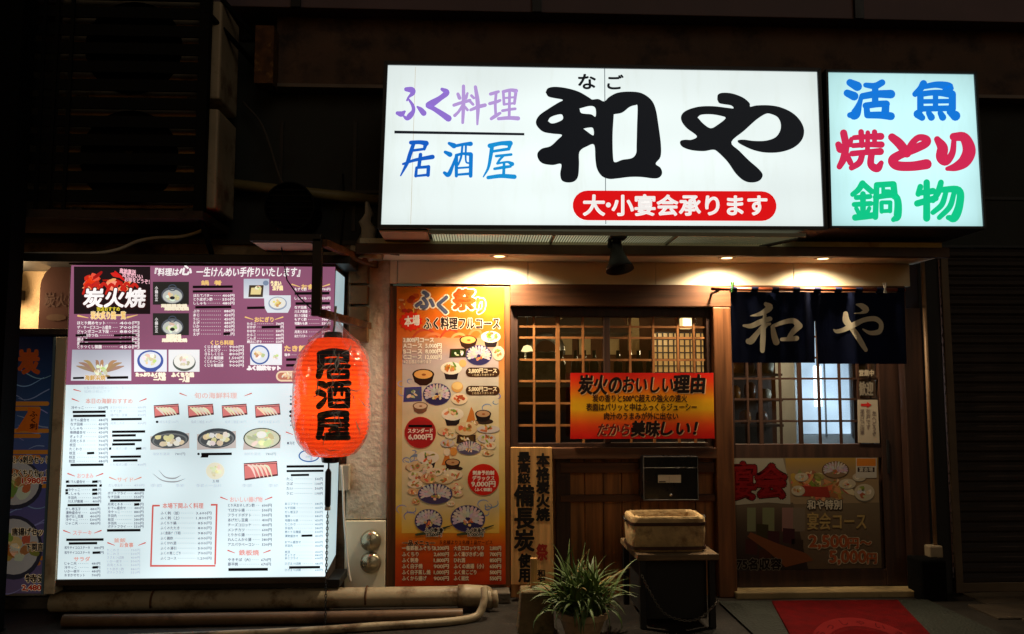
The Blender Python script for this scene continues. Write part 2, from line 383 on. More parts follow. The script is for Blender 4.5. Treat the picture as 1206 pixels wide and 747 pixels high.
# ================================================================ setting
g = MB(); n = 40
g.add([(-60, -40, 0), (60, -40, 0), (60, 6, 0), (-60, 6, 0)], [(0, 1, 2, 3)])
gm = mat('dark_wet_paving', (38, 33, 27), .55, noise=.35, scale=7, bump=.35, bscale=70, dirt=((24, 21, 18), 2.5, .48))
tag(g.build('pavement', gm), kind='structure')
t = MB(); px = W(1112, 700, -.1).x
for i in range(6):
    for j in range(5):
        x0 = px+.02+i*.42+(.0 if j % 2 else .13); t.box(x0, x0+.41, -.3-j*.3, -.01-j*.3, -.01, .012)
tag(t.build('paving_tiles', mat('worn_stone_tile', (60, 50, 38), .55, noise=.3, scale=4, bump=.25, dirt=((50, 42, 34), 3, .5)), bev=.004), kind='structure')

SOF = W(600, 308, 0).z                       # underside of the eave
LIPY = -.36
house = thing('izakaya_building', (0, 0, 0), 'dark brown wooden izakaya front with lattice window and sliding door', 'building')
xl, xr = -4.6, 5.2
xe0, xe1 = W(437, 320, 0).x, W(1072, 320, 0).x     # eave from .. to
MB().box(xl, xr, .04, .2, SOF+.12, 5.4).build('upper_wall', DARK_WALL(), house)
# cladding joints of the upper wall
b = MB()
for px in (330, 417, 560, 700, 860, 1010, 1120): x = W(px, 170, 0).x; b.box(x-.012, x+.012, .03, .05, SOF+.2, 3.1)
b.box(xl, xr, .028, .05, 2.62, 2.64); b.box(xl, xr, .026, .05, W(600, 290, .03).z, W(600, 290, .03).z+.03)
b.build('cladding_joint', BLACK_METAL(), house)
f0 = W(325, 60, -.06)
MB().box(f0.x, xr, -.06, .039, W(600, 103, -.06).z, W(600, 18, -.06).z).build('fascia', DARK_BROWN(), house, bev=.004)
MB().box(f0.x-.01, xr, -.09, .036, W(600, 105, -.06).z-.02, W(600, 104, -.06).z-.001).build('fascia_rail', mat('grey_metal_rail', (110, 96, 84), .5, noise=.2), house, bev=.002)
MB().box(xl, xr, -.2, .037, W(600, 14, -.2).z, 5.3).build('top_beam', mat('mauve_painted_beam', (104, 86, 92), .6, noise=.2, scale=2), house, bev=.005)
for px in (349, 632, 1010): x = W(px, 5, -.2).x; MB().box(x-.03, x+.03, -.225, -.201, W(600, 15, -.2).z, 5.2).build('beam_strap', BLACK_METAL(), house)
# eave with soffit, and the cream band under it
x0, x1 = xe0-.03, xe1+.04
MB().box(x0, x1, LIPY+.05, .03, SOF+.002, SOF+.09).build('soffit', CREAM(), house)
MB().box(x0-.02, x1+.02, LIPY, LIPY+.048, SOF-.012, SOF+.05).build('eave_lip', mat('brown_eave_trim', (84, 62, 46), .5, noise=.3), house, bev=.004)
zb = W(700, 336, 0).z
b = MB(); xs = [xe0, W(468, 320, 0).x, W(622, 320, 0).x, W(772, 320, 0).x, W(935, 320, 0).x, xe1]
for a, c in zip(xs[:-1], xs[1:]): b.box(a+.002, c-.002, .004, .04, zb+.004, SOF)
b.build('cream_band', CREAM(), house, bev=.002)
# plaster pier between the menu board and the poster
p0, p1, z0, z1 = RC(412, 336, 457, 696, 0)
MB().box(p0-.02, p1, 0.0, .2, W(430, 612, 0).z, SOF+.1).build('plaster_pier', PLASTER(), house, bev=.008)
MB().box(p0-.02, p1-.004, -.012, .2, .02, W(430, 613, 0).z).build('pier_plinth', CREAM(), house, bev=.006)
# wall behind the menu board, and its skirting of dark boards
MB().box(xl, p0-.021, .05, .2, 0, SOF+.12).build('side_wall', mat('stained_beige_render', (150, 128, 98), .85, noise=.25, scale=2, bump=.4, dirt=((60, 48, 38), 2, .45)), house)
# poster backing board, window bay, door bay
MB().pbox(457, 337, 601, 694, -.012, .2).build('backing_board', WOOD_RED(), house, bev=.004)
hb = W(700, 337, -.05).z; hl = W(700, 361, -.05).z; xw0, xw1 = W(601, 430, 0).x, W(838, 430, 0).x
xd0, xd1 = W(861, 520, 0).x, W(1064, 520, 0).x
MB().box(xw0-.002, xd1+.03, -.05, .1, hl, zb).build('header_beam', WOOD_REDX(), house, bev=.006)
MB().box(xw1, xd0, -.06, .12, 0, hl-.002).build('door_post', WOOD_RED(), house, bev=.008)
MB().box(xd1, xd1+.13, -.05, .12, 0, hl-.002).build('door_post', WOOD_DARK(), house, bev=.006)
zs = W(720, 527, -.03).z                      # window sill
MB().box(xw0, xw1, -.07, .1, W(720, 541, -.07).z, zs).build('sill', WOOD_REDX(), house, bev=.005)
# boarded wall below the window: upright boards and two rails
b = MB(); k = 11; w = (xw1-xw0)/k
for i in range(k): b.box(xw0+i*w+.002, xw0+(i+1)*w-.002, .01+.004*(i % 2), .06, .0, W(720, 541, -.07).z-.001)
b.build('wainscot', WOOD_PALE() if False else mat('brown_boarding', (150, 98, 52), .6, noise=.5, scale=5, grain='z', bump=.2), house, bev=.003)
for y0, y1 in ((545, 557), (583, 591)):
    b = MB(); a, c, d, e = RC(672, y0, 838, y1, -.03); b.box(W(660, y0, -.03).x, xw1-.002, -.03, .009, d, e); b.build('wainscot_rail', WOOD_REDX(), house, bev=.004)
MB().box(W(655, 600, -.02).x, W(672, 600, -.02).x, -.022, .009, 0, W(720, 541, -.07).z-.002).build('wainscot_stile', WOOD_DARK(), house, bev=.004)

def lattice(pxs, pys, Y, w, d, x0, x1, z0, z1, thick=()):
    b = MB()
    for i, p in enumerate(pxs):
        x = W(p, (430 if Y < 1 else 0), Y).x; ww = w*(1.9 if i in thick else 1); b.box(x-ww/2, x+ww/2, Y, Y+d, z0, z1)
    for q in pys:
        z = W(740, q, Y).z; b.box(x0, x1, Y+.003, Y+d-.003, z-w/2, z+w/2)
    return b
# ---- window: frame > lattice, glass
fr = MB(); wt = hl-.002; wb = zs+.001
fr.box(xw0, xw0+.05, 0, .08, wb, wt); fr.box(xw1-.03, xw1, 0, .08, wb, wt); fr.box(xw0+.05, xw1-.03, 0, .08, wt-.06, wt); fr.box(xw0+.05, xw1-.03, 0, .08, wb, wb+.025)
xm = W(715, 430, 0).x; fr.box(xm-.02, xm+.02, -.004, .05, wb+.025, wt-.06)
win = fr.build('window', WOOD_DARK(), house, bev=.003)
gz0, gz1 = wb+.02, wt-.055
lattice((629, 657, 687, 715, 742.5, 770, 799, 818), (385, 398, 424, 449, 475, 501), .02, .014, .022, xw0+.05, xw1-.03, gz0, gz1, (1, 3)).build('lattice', mat('honey_brown_lattice', (150, 98, 52), .5, noise=.3, scale=6), win)
GL = glass_mat('window_glass', gloss=.05)
MB().box(xw0+.04, xw1-.02, .052, .056, gz0, gz1).build('glass', GL, win)
# ---- sliding door: frame > lattice, glass, lower_panel
dt, db = hl-.004, W(960, 691, .02).z
gm0, gm1 = W(950, 523, .02).z, W(950, 540, .02).z; lp = W(950, 671, .02).z
fr = MB(); a0, a1 = xd0+.002, xd1-.002; l1, r0 = W(866, 520, .02).x, W(1038, 520, .02).x
fr.box(a0, l1, .02, .07, db, dt); fr.box(r0, a1, .02, .07, db, dt); fr.box(l1, r0, .022, .068, dt-.08, dt); fr.box(l1, r0, .022, .068, gm1, gm0); fr.box(l1, r0, .022, .068, db, lp)
door = fr.build('sliding_door', WOOD_DARK(), house, bev=.004)
lattice((880, 895, 918.5, 941.5, 964, 988.5, 1010, 1024), (372, 396, 421, 446, 470.5, 496.5), .03, .013, .02, l1, r0, gm0, dt-.08, (1, 3)).build('lattice', WOOD_DARK(), door)
MB().box(l1, r0, .056, .060, gm0, dt-.08).build('glass', GL, door)
MB().box(l1, r0, .04, .06, lp, gm1).build('lower_panel', WOOD_DARKX(), door)
MB().box(r0+.03, r0+.05, .012, .0195, gm1-.1, gm1+.12).build('pull', BLACK_METAL(), door, bev=.003)
tz = W(960, 692, -.06).z
MB().box(xd0-.02, xd1+.1, -.1, .12, 0, db-.003).build('threshold', mat('worn_pale_sill', (150, 128, 88), .55, noise=.25, scale=4, dirt=((80, 64, 44), 5, .55)), house, bev=.006)
# dark pier right of the door and the wall over the shutter
xp0, xp1 = xd1+.131, W(1113, 520, 0).x
MB().box(xp0, xp1, -.02, .2, 0, SOF+.12).build('dark_pier', mat('dark_pier_paint', (22, 19, 17), .6, noise=.3, scale=3), house, bev=.004)
MB().box(xp1+.001, xr, .0, .2, W(1160, 292, 0).z, SOF+.12).build('shutter_box', mat('dark_shutter_box', (36, 29, 25), .6, noise=.3), house, bev=.004)
# interior shell seen through the lattice
x0, x1 = xw0-.5, xd1+.6
im = mat('interior_wall_paint', (96, 56, 26), .8, noise=.2, scale=3)
MB().box(x0, x1, 3.0, 3.1, 0, 2.6).build('interior_wall', im, house)
MB().box(x0-.1, x0, .21, 3.0, 0, 2.6).build('interior_wall', im, house); MB().box(x1, x1+.1, .21, 3.0, 0, 2.6).build('interior_wall', im, house)
MB().box(x0, x1, .2, 3.0, 0, .05).build('interior_floor', mat('interior_floor_boards', (70, 48, 32), .5, noise=.4, scale=5, grain='y'), house)
MB().box(x0, x1, .2, 3.0, 2.5, 2.58).build('interior_ceiling', im, house)

# ---- downlights in the soffit
dl = None
for px in (588, 856, 969):
    c = W(px, 302.3, -.205); lp_ = 'recessed downlight over the %s' % {588: 'tall orange poster', 856: 'post beside the curtain', 969: 'dark blue curtain'}[px]
    if dl is None:
        dl = thing('downlight', (c.x, -.205, SOF), lp_, 'downlight', 'downlights in the eave soffit')
        MB().lathe((c.x, -.205, SOF), [(.034, -.001), (.055, -.006), (.058, -.001), (.058, .001), (.034, .001)], 28).build('trim_ring', mat('cream_metal_trim', (210, 196, 166), .4, noise=.05), dl, smooth=True)
        MB().lathe((c.x, -.205, SOF), [(.034, -.0015), (.0, -.0015)], 24).build('lens', glow('warm_lamp_glow', (255, 214, 150), 5.0), dl)
        ld = bpy.data.lights.new('downlight_lamp', 'SPOT'); ld.energy = 138; ld.color = (1, .80, .54); ld.spot_size = R(148); ld.spot_blend = 1.0; ld.shadow_soft_size = .03
        lo = bpy.data.objects.new('downlight_lamp', ld); COL.objects.link(lo); lo.parent = dl; lo.location = (0, 0, -.012); lo.rotation_euler = (R(12), 0, 0)
        d0 = dl
    else:
        c2 = d0.copy(); COL.objects.link(c2); c2.location = (c.x, -.205, SOF); c2['label'] = lp_
        for ch in list(d0.children):
            q = ch.copy(); COL.objects.link(q); q.parent = c2
            if q.type == 'LIGHT': q.data = q.data.copy(); q.data.energy *= .62

# ================================================================ the big white lightbox sign
def lightbox(name, q, Yf, Yb, label, edge, film, cat='sign'):
    """q: corners tl, tr, br, bl in survey units of the lit face"""
    P = [W(x, y, Yf) for x, y in q]; tl, tr, br, bl = P
    c = thing(name, (bl.x, Yb, bl.z), label, cat)
    e = edge; ex = [tl+Vector((-e, .012, e)), tr+Vector((e, .012, e)), br+Vector((e, .012, -e)), bl+Vector((-e, .012, -e))]
    t = Yb-Yf-.012
    MB().slab([ex[3], ex[2], ex[1], ex[0]], t).build('case', mat('dark_grey_sign_case', (54, 54, 58), .5, noise=.2), c, bev=.004)
    fr = MB(); pr = -.014
    def strip(a, b_, cc, d): fr.slab([a, b_, cc, d], .024)
    i = [v+Vector((0, pr, 0)) for v in P]; o = [v+Vector((0, pr-.012, 0)) for v in ex]; o = [Vector((v.x, i[0].y, v.z)) for v in o]
    strip(o[3], o[2], i[2], i[3]); strip(i[0], i[1], o[1], o[0]); strip(o[3], i[3], i[0], o[0]); strip(i[2], o[2], o[1], i[1])
    fr.build('frame', mat('dark_grey_sign_case', (54, 54, 58)), c, bev=.002)
    fm = MB(); fm.slab([bl, br, tr, tl], .008); fm.build('face_panel', film, c)
    return c, P
INKL = print_mat('backlit_ink', .92, .4, .25)
Yf = -.64
sign, SP = lightbox('lightbox_sign', [(457, 77), (962, 85), (969.5, 267), (449, 265)], Yf, -.02, 'long white backlit sign over the door with two huge black characters', .022,
                    glow('white_backlit_acrylic', (238, 250, 248), 1.0, .05, 1.6, .3, (.15, 3)))
P = Print(Yf-.002, .0004)
BK = (14, 18, 24)
o = (620, 75); k = 3.547
P.outline([[(80,120),(90,103),(120,97),(170,103),(220,118),(262,142),(275,150),(300,148),(325,158),(345,140),(380,122),(430,117),(480,123),(520,150),(540,190),(552,260),(562,340),(560,390),(540,418),(560,435),(567,458),(555,476),(530,480),(480,474),(430,474),(380,480),(345,482),(315,470),(295,440),(288,400),(283,340),(255,345),(222,368),(220,420),(216,470),(200,492),(172,497),(148,488),(141,460),(145,420),(110,424),(70,418),(50,400),(46,375),(65,355),(100,345),(130,318),(148,298),(110,293),(70,285),(45,262),(40,240),(55,215),(90,190),(130,165),(152,152),(120,145),(92,138)],
  [(90,240),(100,225),(125,215),(148,213),(152,232),(130,245),(105,250)], [(222,188),(260,178),(282,180),(290,195),(288,222),(270,212),(230,207)], [(238,272),(258,268),(278,270),(280,300),(255,285)],
  [(365,212),(400,205),(430,182),(455,174),(464,180),(462,260),(460,340),(458,375),(440,395),(400,402),(370,412),(362,390),(360,300)]], BK, 1, o, k)
P.outline([[(797,150),(800,130),(820,122),(860,125),(905,142),(932,165),(935,180),(960,175),(1010,174),(1060,182),(1110,205),(1145,240),(1160,280),(1150,320),(1115,352),(1060,370),(1000,372),(950,362),(910,345),(885,330),(885,320),(910,318),(950,323),(1000,322),(1040,308),(1060,280),(1062,250),(1050,225),(1025,212),(1000,210),(960,235),(910,280),(856,328),(890,365),(930,405),(970,440),(987,465),(975,488),(945,497),(910,490),(875,460),(840,410),(800,370),(780,360),(740,366),(690,362),(655,350),(642,335),(645,322),(665,318),(690,318),(712,303),(670,270),(648,240),(648,215),(670,195),(720,180),(780,178),(840,185),(865,187),(855,175),(825,170),(805,165)],
  [(715,225),(730,214),(770,212),(810,218),(832,228),(800,255),(770,270),(740,252)]], BK, 1, o, k)
P.text('な', 680, 87, 702, 105.5, BK, 1, .03, res=6); P.text('ご', 713, 88.5, 734, 106, BK, 1, .03, res=6)
o = (455, 80); k = 5.337
PU = lambda st: (150, 118, 214) if st[0][0] < 360 else (188, 158, 222)
P.strokes([[(125,135,18),(160,140,26),(165,160,20),(140,185,9),(130,205,8)], [(135,190,7),(165,235,14),(170,270,16),(150,300,24),(130,318,18),(110,305,9)], [(70,285,16),(95,290,24),(115,275,10)], [(195,245,8),(215,262,20),(235,285,24)],
  [(350,135,14),(380,155,24),(340,190,22),(285,225,30),(262,237,22),(300,258,20),(350,290,24),(390,318,28)],
  [(450,165,14),(460,190,16)], [(510,160,10),(500,190,14)], [(425,235,14),(470,220,14),(525,205,14)], [(485,115,14),(485,230,16),(480,345,12)], [(480,235,12),(455,275,12),(430,300,14)], [(490,240,10),(510,265,12)],
  [(560,120,14),(575,230,18),(572,355,9)], [(530,265,12),(580,245,16),(620,235,16)], [(535,175,12),(550,190,12)], [(530,215,12),(545,230,12)],
  [(655,165,14),(690,155,14),(705,150,12)], [(650,225,14),(690,215,14),(715,205,12)], [(660,320,14),(690,300,16),(715,285,12)], [(690,160,12),(685,230,12),(688,300,12)],
  [(735,150,12),(740,230,12)], [(735,150,14),(780,140,14),(815,145,18)], [(815,145,14),(810,185,13),(805,225,12)], [(745,190,9),(805,185,9)], [(742,230,10),(805,222,10)], [(775,145,12),(772,310,12)], [(730,270,12),(775,262,12),(810,258,12)], [(705,320,14),(770,315,16),(828,318,18)]], PU, 2, o, k, 6, 1.5)
P.poly([(464.5, 157.3), (617.5, 159.6), (617.5, 156.8), (464.5, 154)], (22, 26, 34), 2)
BL = lambda st: (20, 96, 200) if st[0][0] < 300 else ((14, 128, 214) if st[0][0] < 600 else (20, 150, 220))
P.strokes([[(155,470,18),(210,468,18),(250,475,24)], [(247,475,20),(243,495,16),(238,512,12)], [(165,520,12),(240,510,12)], [(172,475,16),(150,540,18),(130,600,16),(90,678,6)], [(105,605,10),(180,580,14),(290,560,20)], [(215,545,16),(205,620,16)], [(190,630,12),(185,680,14)], [(190,628,12),(265,622,14)], [(265,622,16),(262,675,16)], [(190,680,10),(265,672,12)],
  [(395,475,14),(425,490,24)], [(370,530,14),(400,545,22)], [(365,660,14),(390,672,20),(415,620,14),(432,570,9)], [(440,490,14),(490,480,14),(530,478,20)], [(440,560,16),(440,680,14)], [(440,550,14),(480,540,12),(530,543,18)], [(532,545,18),(530,680,16)], [(478,490,10),(470,560,10),(452,610,8)], [(500,485,10),(500,585,8),(520,600,8)], [(450,630,9),(525,625,9)], [(445,672,10),(530,665,12)],
  [(650,490,20),(720,475,18),(778,475,24)], [(778,478,20),(774,495,16),(770,512,12)], [(670,525,12),(770,510,14)], [(665,490,18),(655,560,16),(640,630,12),(610,685,6)], [(690,555,12),(740,550,12),(785,545,12)], [(740,550,10),(715,575,11),(697,602,10)], [(697,602,10),(760,592,10),(790,605,20)], [(740,600,12),(737,680,14)], [(680,635,12),(740,625,14),(780,620,12)], [(640,690,16),(720,680,18),(805,685,20)]], BL, 2, o, k, 6, 1.45)
P.build('lettering', INKL, sign)
# red badge with rounded ends
B = Print(Yf-.002, .0004)
def pill(p, x0, y0, x1, y1, col, L, sl=0):
    r = (y1-y0)/2; cy = (y0+y1)/2; pts = [(x0+r+r*math.cos(a), cy+r*math.sin(a)) for a in np.linspace(math.pi*1.5, math.pi*.5, 12)]+[(x1-r+r*math.cos(a), cy+r*math.sin(a)) for a in np.linspace(math.pi*.5, -math.pi*.5, 12)]
    p.poly([(x, y+(x-x0)*sl) for x, y in pts], col, L)
pill(B, 674.5, 224.5, 914.5, 259.5, (226, 12, 18), 1, .004)
B.text('大', 687, 230, 712, 254, (248, 244, 240), 2, .035, res=6); B.ell(716.5, 241.5, 3, 3, (248, 244, 240), 2)
B.text('小宴会承ります', 721, 230, 903, 254, (248, 244, 240), 2, .035, res=6)
bd = B.build('red_badge', INKL, sign)
# seams of the acrylic sheets
for q_, c_ in (([(711.6, 81), (713, 264), (714, 264), (712.6, 81)], (120, 130, 132)), ([(489, 79), (483.4, 264), (484, 264), (489.6, 79)], (206, 196, 176))): Print(Yf-.002, .0004).poly(q_, c_, .3).build('seam', INKL, sign)
# lit underside: diffuser and fine slats
zb_ = min(SP[2].z, SP[3].z)-.024; u0, u1 = W(507, 275, Yf).x, W(948, 275, Yf).x
MB().box(u0, u1, Yf+.02, -.1, zb_-.006, zb_-.002).build('underside_diffuser', glow('greenish_underside_diffuser', (188, 186, 150), .6, .2, 1.2, .3), sign)
b = MB(); k = int((u1-u0)/.016)
for i in range(k): x = u0+(i+.5)*(u1-u0)/k; b.box(x-.0018, x+.0018, Yf+.02, -.1, zb_-.014, zb_-.0065)
for y in (Yf+.015, -.1): b.box(u0-.01, u1+.01, y-.008, y+.008, zb_-.024, zb_-.003)
for f in (.33, .66): x = u0+(u1-u0)*f; b.box(x-.006, x+.006, Yf+.02, -.1, zb_-.022, zb_-.0063)
b.build('underside_grille', mat('grey_louvre_metal', (150, 150, 130), .5, noise=.1), sign)
x00 = SP[3].x
MB().box(x00-.015, u0-.02, Yf+.015, -.1, zb_-.012, zb_-.0015).build('underside_plate', mat('pinkish_beige_plate', (196, 168, 138), .6, noise=.1), sign, bev=.003)
b = MB(); b.tube([(x00+.05, -.12, zb_-.05), (x00+.8, -.13, zb_-.035), (x00+1.5, -.12, zb_-.045), (u1+.02, -.12, zb_-.03)], .012); b.tube([(u1-.25, -.15, zb_-.03), (u1+.0, Yf+.1, zb_-.02)], .01)
b.build('cable', mat('grey_cable_sheath', (70, 62, 54), .6), sign, smooth=True)
# ---- the smaller sign to its right
Yg = -.6
side, SQ = lightbox('lightbox_sign', [(974.5, 85.5), (1146.5, 88), (1157.5, 267), (979, 266.5)], Yg, -.02, 'small square bluish backlit sign with blue, red and green characters', .016,
                    glow('bluish_backlit_acrylic', (198, 245, 247), 1.08, .05, 2.0, .3, (.30, 3)))
P = Print(Yg-.002, .0004); o = (975, 85); k = 4.038
BLU = lambda st: (10, 122, 224); RED = lambda st: (214, 40, 84); GRN = lambda st: (8, 205, 140)
P.strokes([[(105,50,20),(140,68,26)], [(92,100,20),(125,115,24)], [(105,205,16),(130,200,28),(150,150,15),(160,115,12)], [(180,62,14),(225,66,18),(258,50,18)], [(165,115,18),(230,105,20),(300,105,24)], [(225,65,18),(225,150,18)], [(183,160,16),(188,205,18)], [(180,160,18),(240,152,18),(278,152,20)], [(276,152,20),(272,200,22)], [(188,205,18),(250,205,20),(300,210,22)],
  [(455,55,20),(440,80,18),(415,105,16)], [(455,70,14),(520,60,18),(578,72,24),(555,95,18),(520,105,12)], [(440,105,18),(440,180,18)], [(440,105,16),(510,98,16),(590,105,22)], [(592,105,20),(592,175,20)], [(440,140,13),(590,138,13)], [(440,175,16),(590,172,16)], [(512,100,15),(512,175,15)], [(428,200,24),(448,217,18)], [(480,195,16),(492,215,20)], [(535,195,16),(546,215,20)], [(580,190,18),(606,208,28)]], BLU, 1, o, k, 6, 1.75)
P.strokes([[(50,345,18),(60,365,24)], [(112,318,12),(103,345,16)], [(75,290,20),(85,350,20),(75,410,20),(55,450,16)], [(85,385,16),(108,432,16)], [(125,312,14),(180,308,15),(252,306,20)], [(158,285,16),(162,350,14)], [(222,285,15),(222,345,13)], [(190,288,13),(188,380,14)], [(120,350,14),(190,345,15),(255,345,18)], [(115,388,16),(180,382,16),(250,378,20)], [(165,388,16),(150,430,18),(113,455,16)], [(208,385,18),(205,440,20),(235,458,22),(254,432,14)],
  [(305,310,22),(340,340,26),(375,385,26)], [(375,385,18),(400,340,18),(432,312,18),(468,318,20),(468,338,22),(420,362,24),(340,395,24),(308,420,26),(330,445,26),(400,448,26),(470,438,28)],
  [(520,320,18),(545,360,30),(540,405,30),(562,424,24),(592,385,18),(600,320,14)], [(598,308,22),(648,312,28),(672,370,36),(652,422,34),(610,450,24),(568,460,12)]], RED, 1, o, k, 6, 1.75)
P.strokes([[(165,530,18),(145,560,16),(118,582,14)], [(165,530,16),(208,568,16)], [(135,597,14),(200,592,14)], [(125,630,14),(205,625,14)], [(167,580,16),(167,680,16)], [(135,648,12),(146,670,12)], [(197,648,12),(187,670,12)], [(130,692,18),(212,682,18)], [(232,540,16),(226,690,16)], [(232,537,16),(310,532,16)], [(312,534,18),(318,592,18)], [(225,595,14),(322,590,18),(332,680,22),(312,702,14)], [(263,545,11),(263,592,10)], [(263,566,10),(292,566,10)], [(255,622,12),(256,664,12)], [(255,620,11),(297,620,12)], [(297,620,12),(296,662,12)], [(255,662,11),(297,660,11)],
  [(440,545,16),(430,580,16)], [(430,577,14),(500,566,18)], [(425,625,18),(512,600,18)], [(470,525,18),(470,695,20)], [(538,525,16),(525,570,18),(500,612,14)], [(535,560,16),(622,562,20),(626,630,22),(602,692,24),(572,692,14)], [(562,570,14),(542,630,16),(500,668,14)], [(600,575,14),(580,640,16),(530,692,14)]], GRN, 1, o, k, 6, 1.75)
P.build('lettering', INKL, side)

# ---- black bell spotlight hanging under the sign
c = W(727, 297, -.5)
sp = thing('spotlight', (c.x, -.5, W(727, 318, -.5).z), 'black bell shaped spotlight hanging under the white sign', 'spotlight')
z = lambda py: W(727, py, -.5).z
ang = Matrix.Rotation(R(-14), 3, 'X') @ Matrix.Rotation(R(-6), 3, 'Y'); cc = Vector((c.x, -.5, z(300)))
MB().lathe(cc, [(.012, .085), (.034, .08), (.04, .05), (.038, .02), (.06, -.045), (.082, -.085), (.085, -.10), (.08, -.10), (.055, -.045), (.0, .0)], 28, ang=ang).build('shade', BLACK_METAL(), sp, smooth=True)
b = MB(); b.box(c.x-.05, c.x+.05, -.56, -.46, z(279), zb_-.025); b.tube([(c.x-.045, -.5, z(283)), (c.x-.05, -.5, z(291)), (c.x-.015, -.5, z(293))], .013); b.tube([(c.x, -.5, z(280)), (c.x, -.49, z(286))], .028)
b.build('mount', BLACK_METAL(), sp, bev=.004)

# ================================================================ backlit menu board
Ym = -.37
q = [(84, 312.5), (395, 314.5), (383, 679), (67.5, 682.5)]
tl, tr, br, bl = [W(x, y, Ym) for x, y in q]
menu = thing('menu_board', ((bl.x+br.x)/2, -.2, bl.z), 'large backlit menu board with purple top and white price lists', 'menu board')
e = .012
cs = MB(); Yb = -.03
cs.slab([bl+Vector((-e, .011, -.035)), br+Vector((0, .011, -.035)), tr+Vector((0, .011, .03)), tl+Vector((-e, .011, .03))], Yb-Ym-.011)
cs.build('case', mat('brown_metal_case', (70, 58, 50), .5, noise=.2), menu, bev=.003)
fr = MB(); fr.slab([bl+Vector((-e, -.008, -.035)), br+Vector((.004, -.008, -.035)), br+Vector((.004, -.008, -.002)), bl+Vector((-e, -.008, -.002))], .018)
fr.build('frame_rail', mat('brown_metal_case', (70, 58, 50)), menu, bev=.002); fr = MB(); fr.slab([tl+Vector((-e, -.008, .002)), tr+Vector((.004, -.008, .002)), tr+Vector((.004, -.008, .03)), tl+Vector((-e, -.008, .03))], .018)
fr.build('frame_rail', mat('brown_metal_case', (70, 58, 50)), menu, bev=.002)
sd = MB(); s0, s1 = W(385, 660, Ym+.012), W(394, 318, Ym+.012)
sd.add([br+Vector((.002, .02, .02)), Vector((br.x+.002, Yb-.02, br.z+.06)), Vector((tr.x+.002, Yb-.02, tr.z-.02)), tr+Vector((.002, .02, -.02))], [(0, 1, 2, 3)])
sd.build('side_panel', glow('lit_side_acrylic', (206, 232, 238), .62, .15, 2, .3), menu, solid=.004)
mid = lambda t: (84+(67.5-84)*t, 312.5+370*t)
MI = print_mat('backlit_menu_film', .98, .35, .3, .22, 1.7)
def side_x(y): t = (y-312.5)/369; return 84-16.5*t, 395-12*t
def band(p, y0l, y0r, y1l, y1r, col, L):
    p.poly([(side_x(y1l)[0], y1l), (side_x(y1r)[1], y1r), (side_x(y0r)[1], y0r), (side_x(y0l)[0], y0l)], col, L)
U = Print(Ym, .0003)
band(U, 312.5, 314.5, 453.5, 451.5, (142, 86, 114), 0)
Wt = (244, 238, 236); GD = (238, 196, 120); TAPE = (10, 8, 12)
U.rect(87, 314, 177, 370, (26, 18, 22), 1)
for i in range(26): U.ell(110+random.uniform(-13, 42), 333+random.uniform(-9, 8), random.uniform(3, 9), random.uniform(1.5, 4.5), jit(rc((206, 40, 28), (170, 26, 22), (228, 90, 56), (236, 150, 110)), 14), 2, 9, random.uniform(-.8, .8), .2)
for i in range(7): U.stroke([(98+i*9, 346, 3), (104+i*9, 338-random.uniform(0, 6), 4), (112+i*9, 344, 1.5)], (190, 34, 26), 2.6, 4)
U.text('炭火焼', 98, 340, 170, 362, Wt, 4, .035, .12, 4, (60, 16, 18), .09)
U.text('当店おすすめ', 114, 361.5, 141, 366.5, (224, 206, 60), 4, .03)
U.text('炭火炙り焼一覧', 107, 367, 148, 376, GD, 4, .05, outline=(250, 236, 200), ow=.1)
for x in (92, 150): U.stroke([(x, 372 if x < 100 else 374, 2.2), (x+12, 374.5 if x < 100 else 371, .6)], GD, 3, 3)
for i, (a, y) in enumerate((('産地直送', 316), ('活きのいい', 320.5), ('お味をどうぞ！', 326), )): U.text(a, 141+i*3, y, 160+i*8, y+5.5, (236, 178, 190), 4, .04, slope=.12)
U.text('『料理は', 182, 316, 210, 325, Wt, 3, .03, .12); U.text('心', 211, 312.5, 225, 324, Wt, 3, .05, .2)
U.text('一生けんめい手作りいたします』', 231, 315, 353, 326, Wt, 3, .03, .12)
def picture(x0, y0, x1, y1, bgc, fn):
    U.rect(x0, y0, x1, y1, bgc, 1.5); fn()
def dark_pot(x, y):
    U.ell(x, y, 13, 10, (92, 96, 104), 2, 20); U.ell(x, y+1, 11.5, 8, (196, 198, 190), 2.3, 20); U.ring(x, y-9, 5, 4, 1.1, (70, 80, 96), 2.5); food(U, x, y+1, 10, 6.5, 2.7, PALE, 12); U.ell(x, y+3, 3, 2, (40, 40, 44), 3.2)
picture(180, 332, 222.5, 359, (40, 40, 38), lambda: dark_pot(203, 348)); picture(180, 369, 222.5, 395, (44, 44, 42), lambda: dark_pot(203, 385))
for x0, y0, x1, y1 in ((190, 358.5, 220, 362), (194, 361.8, 222, 365.5), (196, 394, 213, 399), (191, 399, 220, 402.8)): U.text('期間限定鍋'[:5], x0, y0, x1, y1, (250, 240, 214), 4, .05, outline=(250, 236, 200), ow=.12)
for x, y in ((182.5, 337), (182.5, 374)): U.text('小鍋仕立', x, y, x+3.5, y+18, Wt, 4, .02, vert=True)
def yen(): return rc('380', '400', '450', '480', '500', '550', '600', '700', '880')+'円'
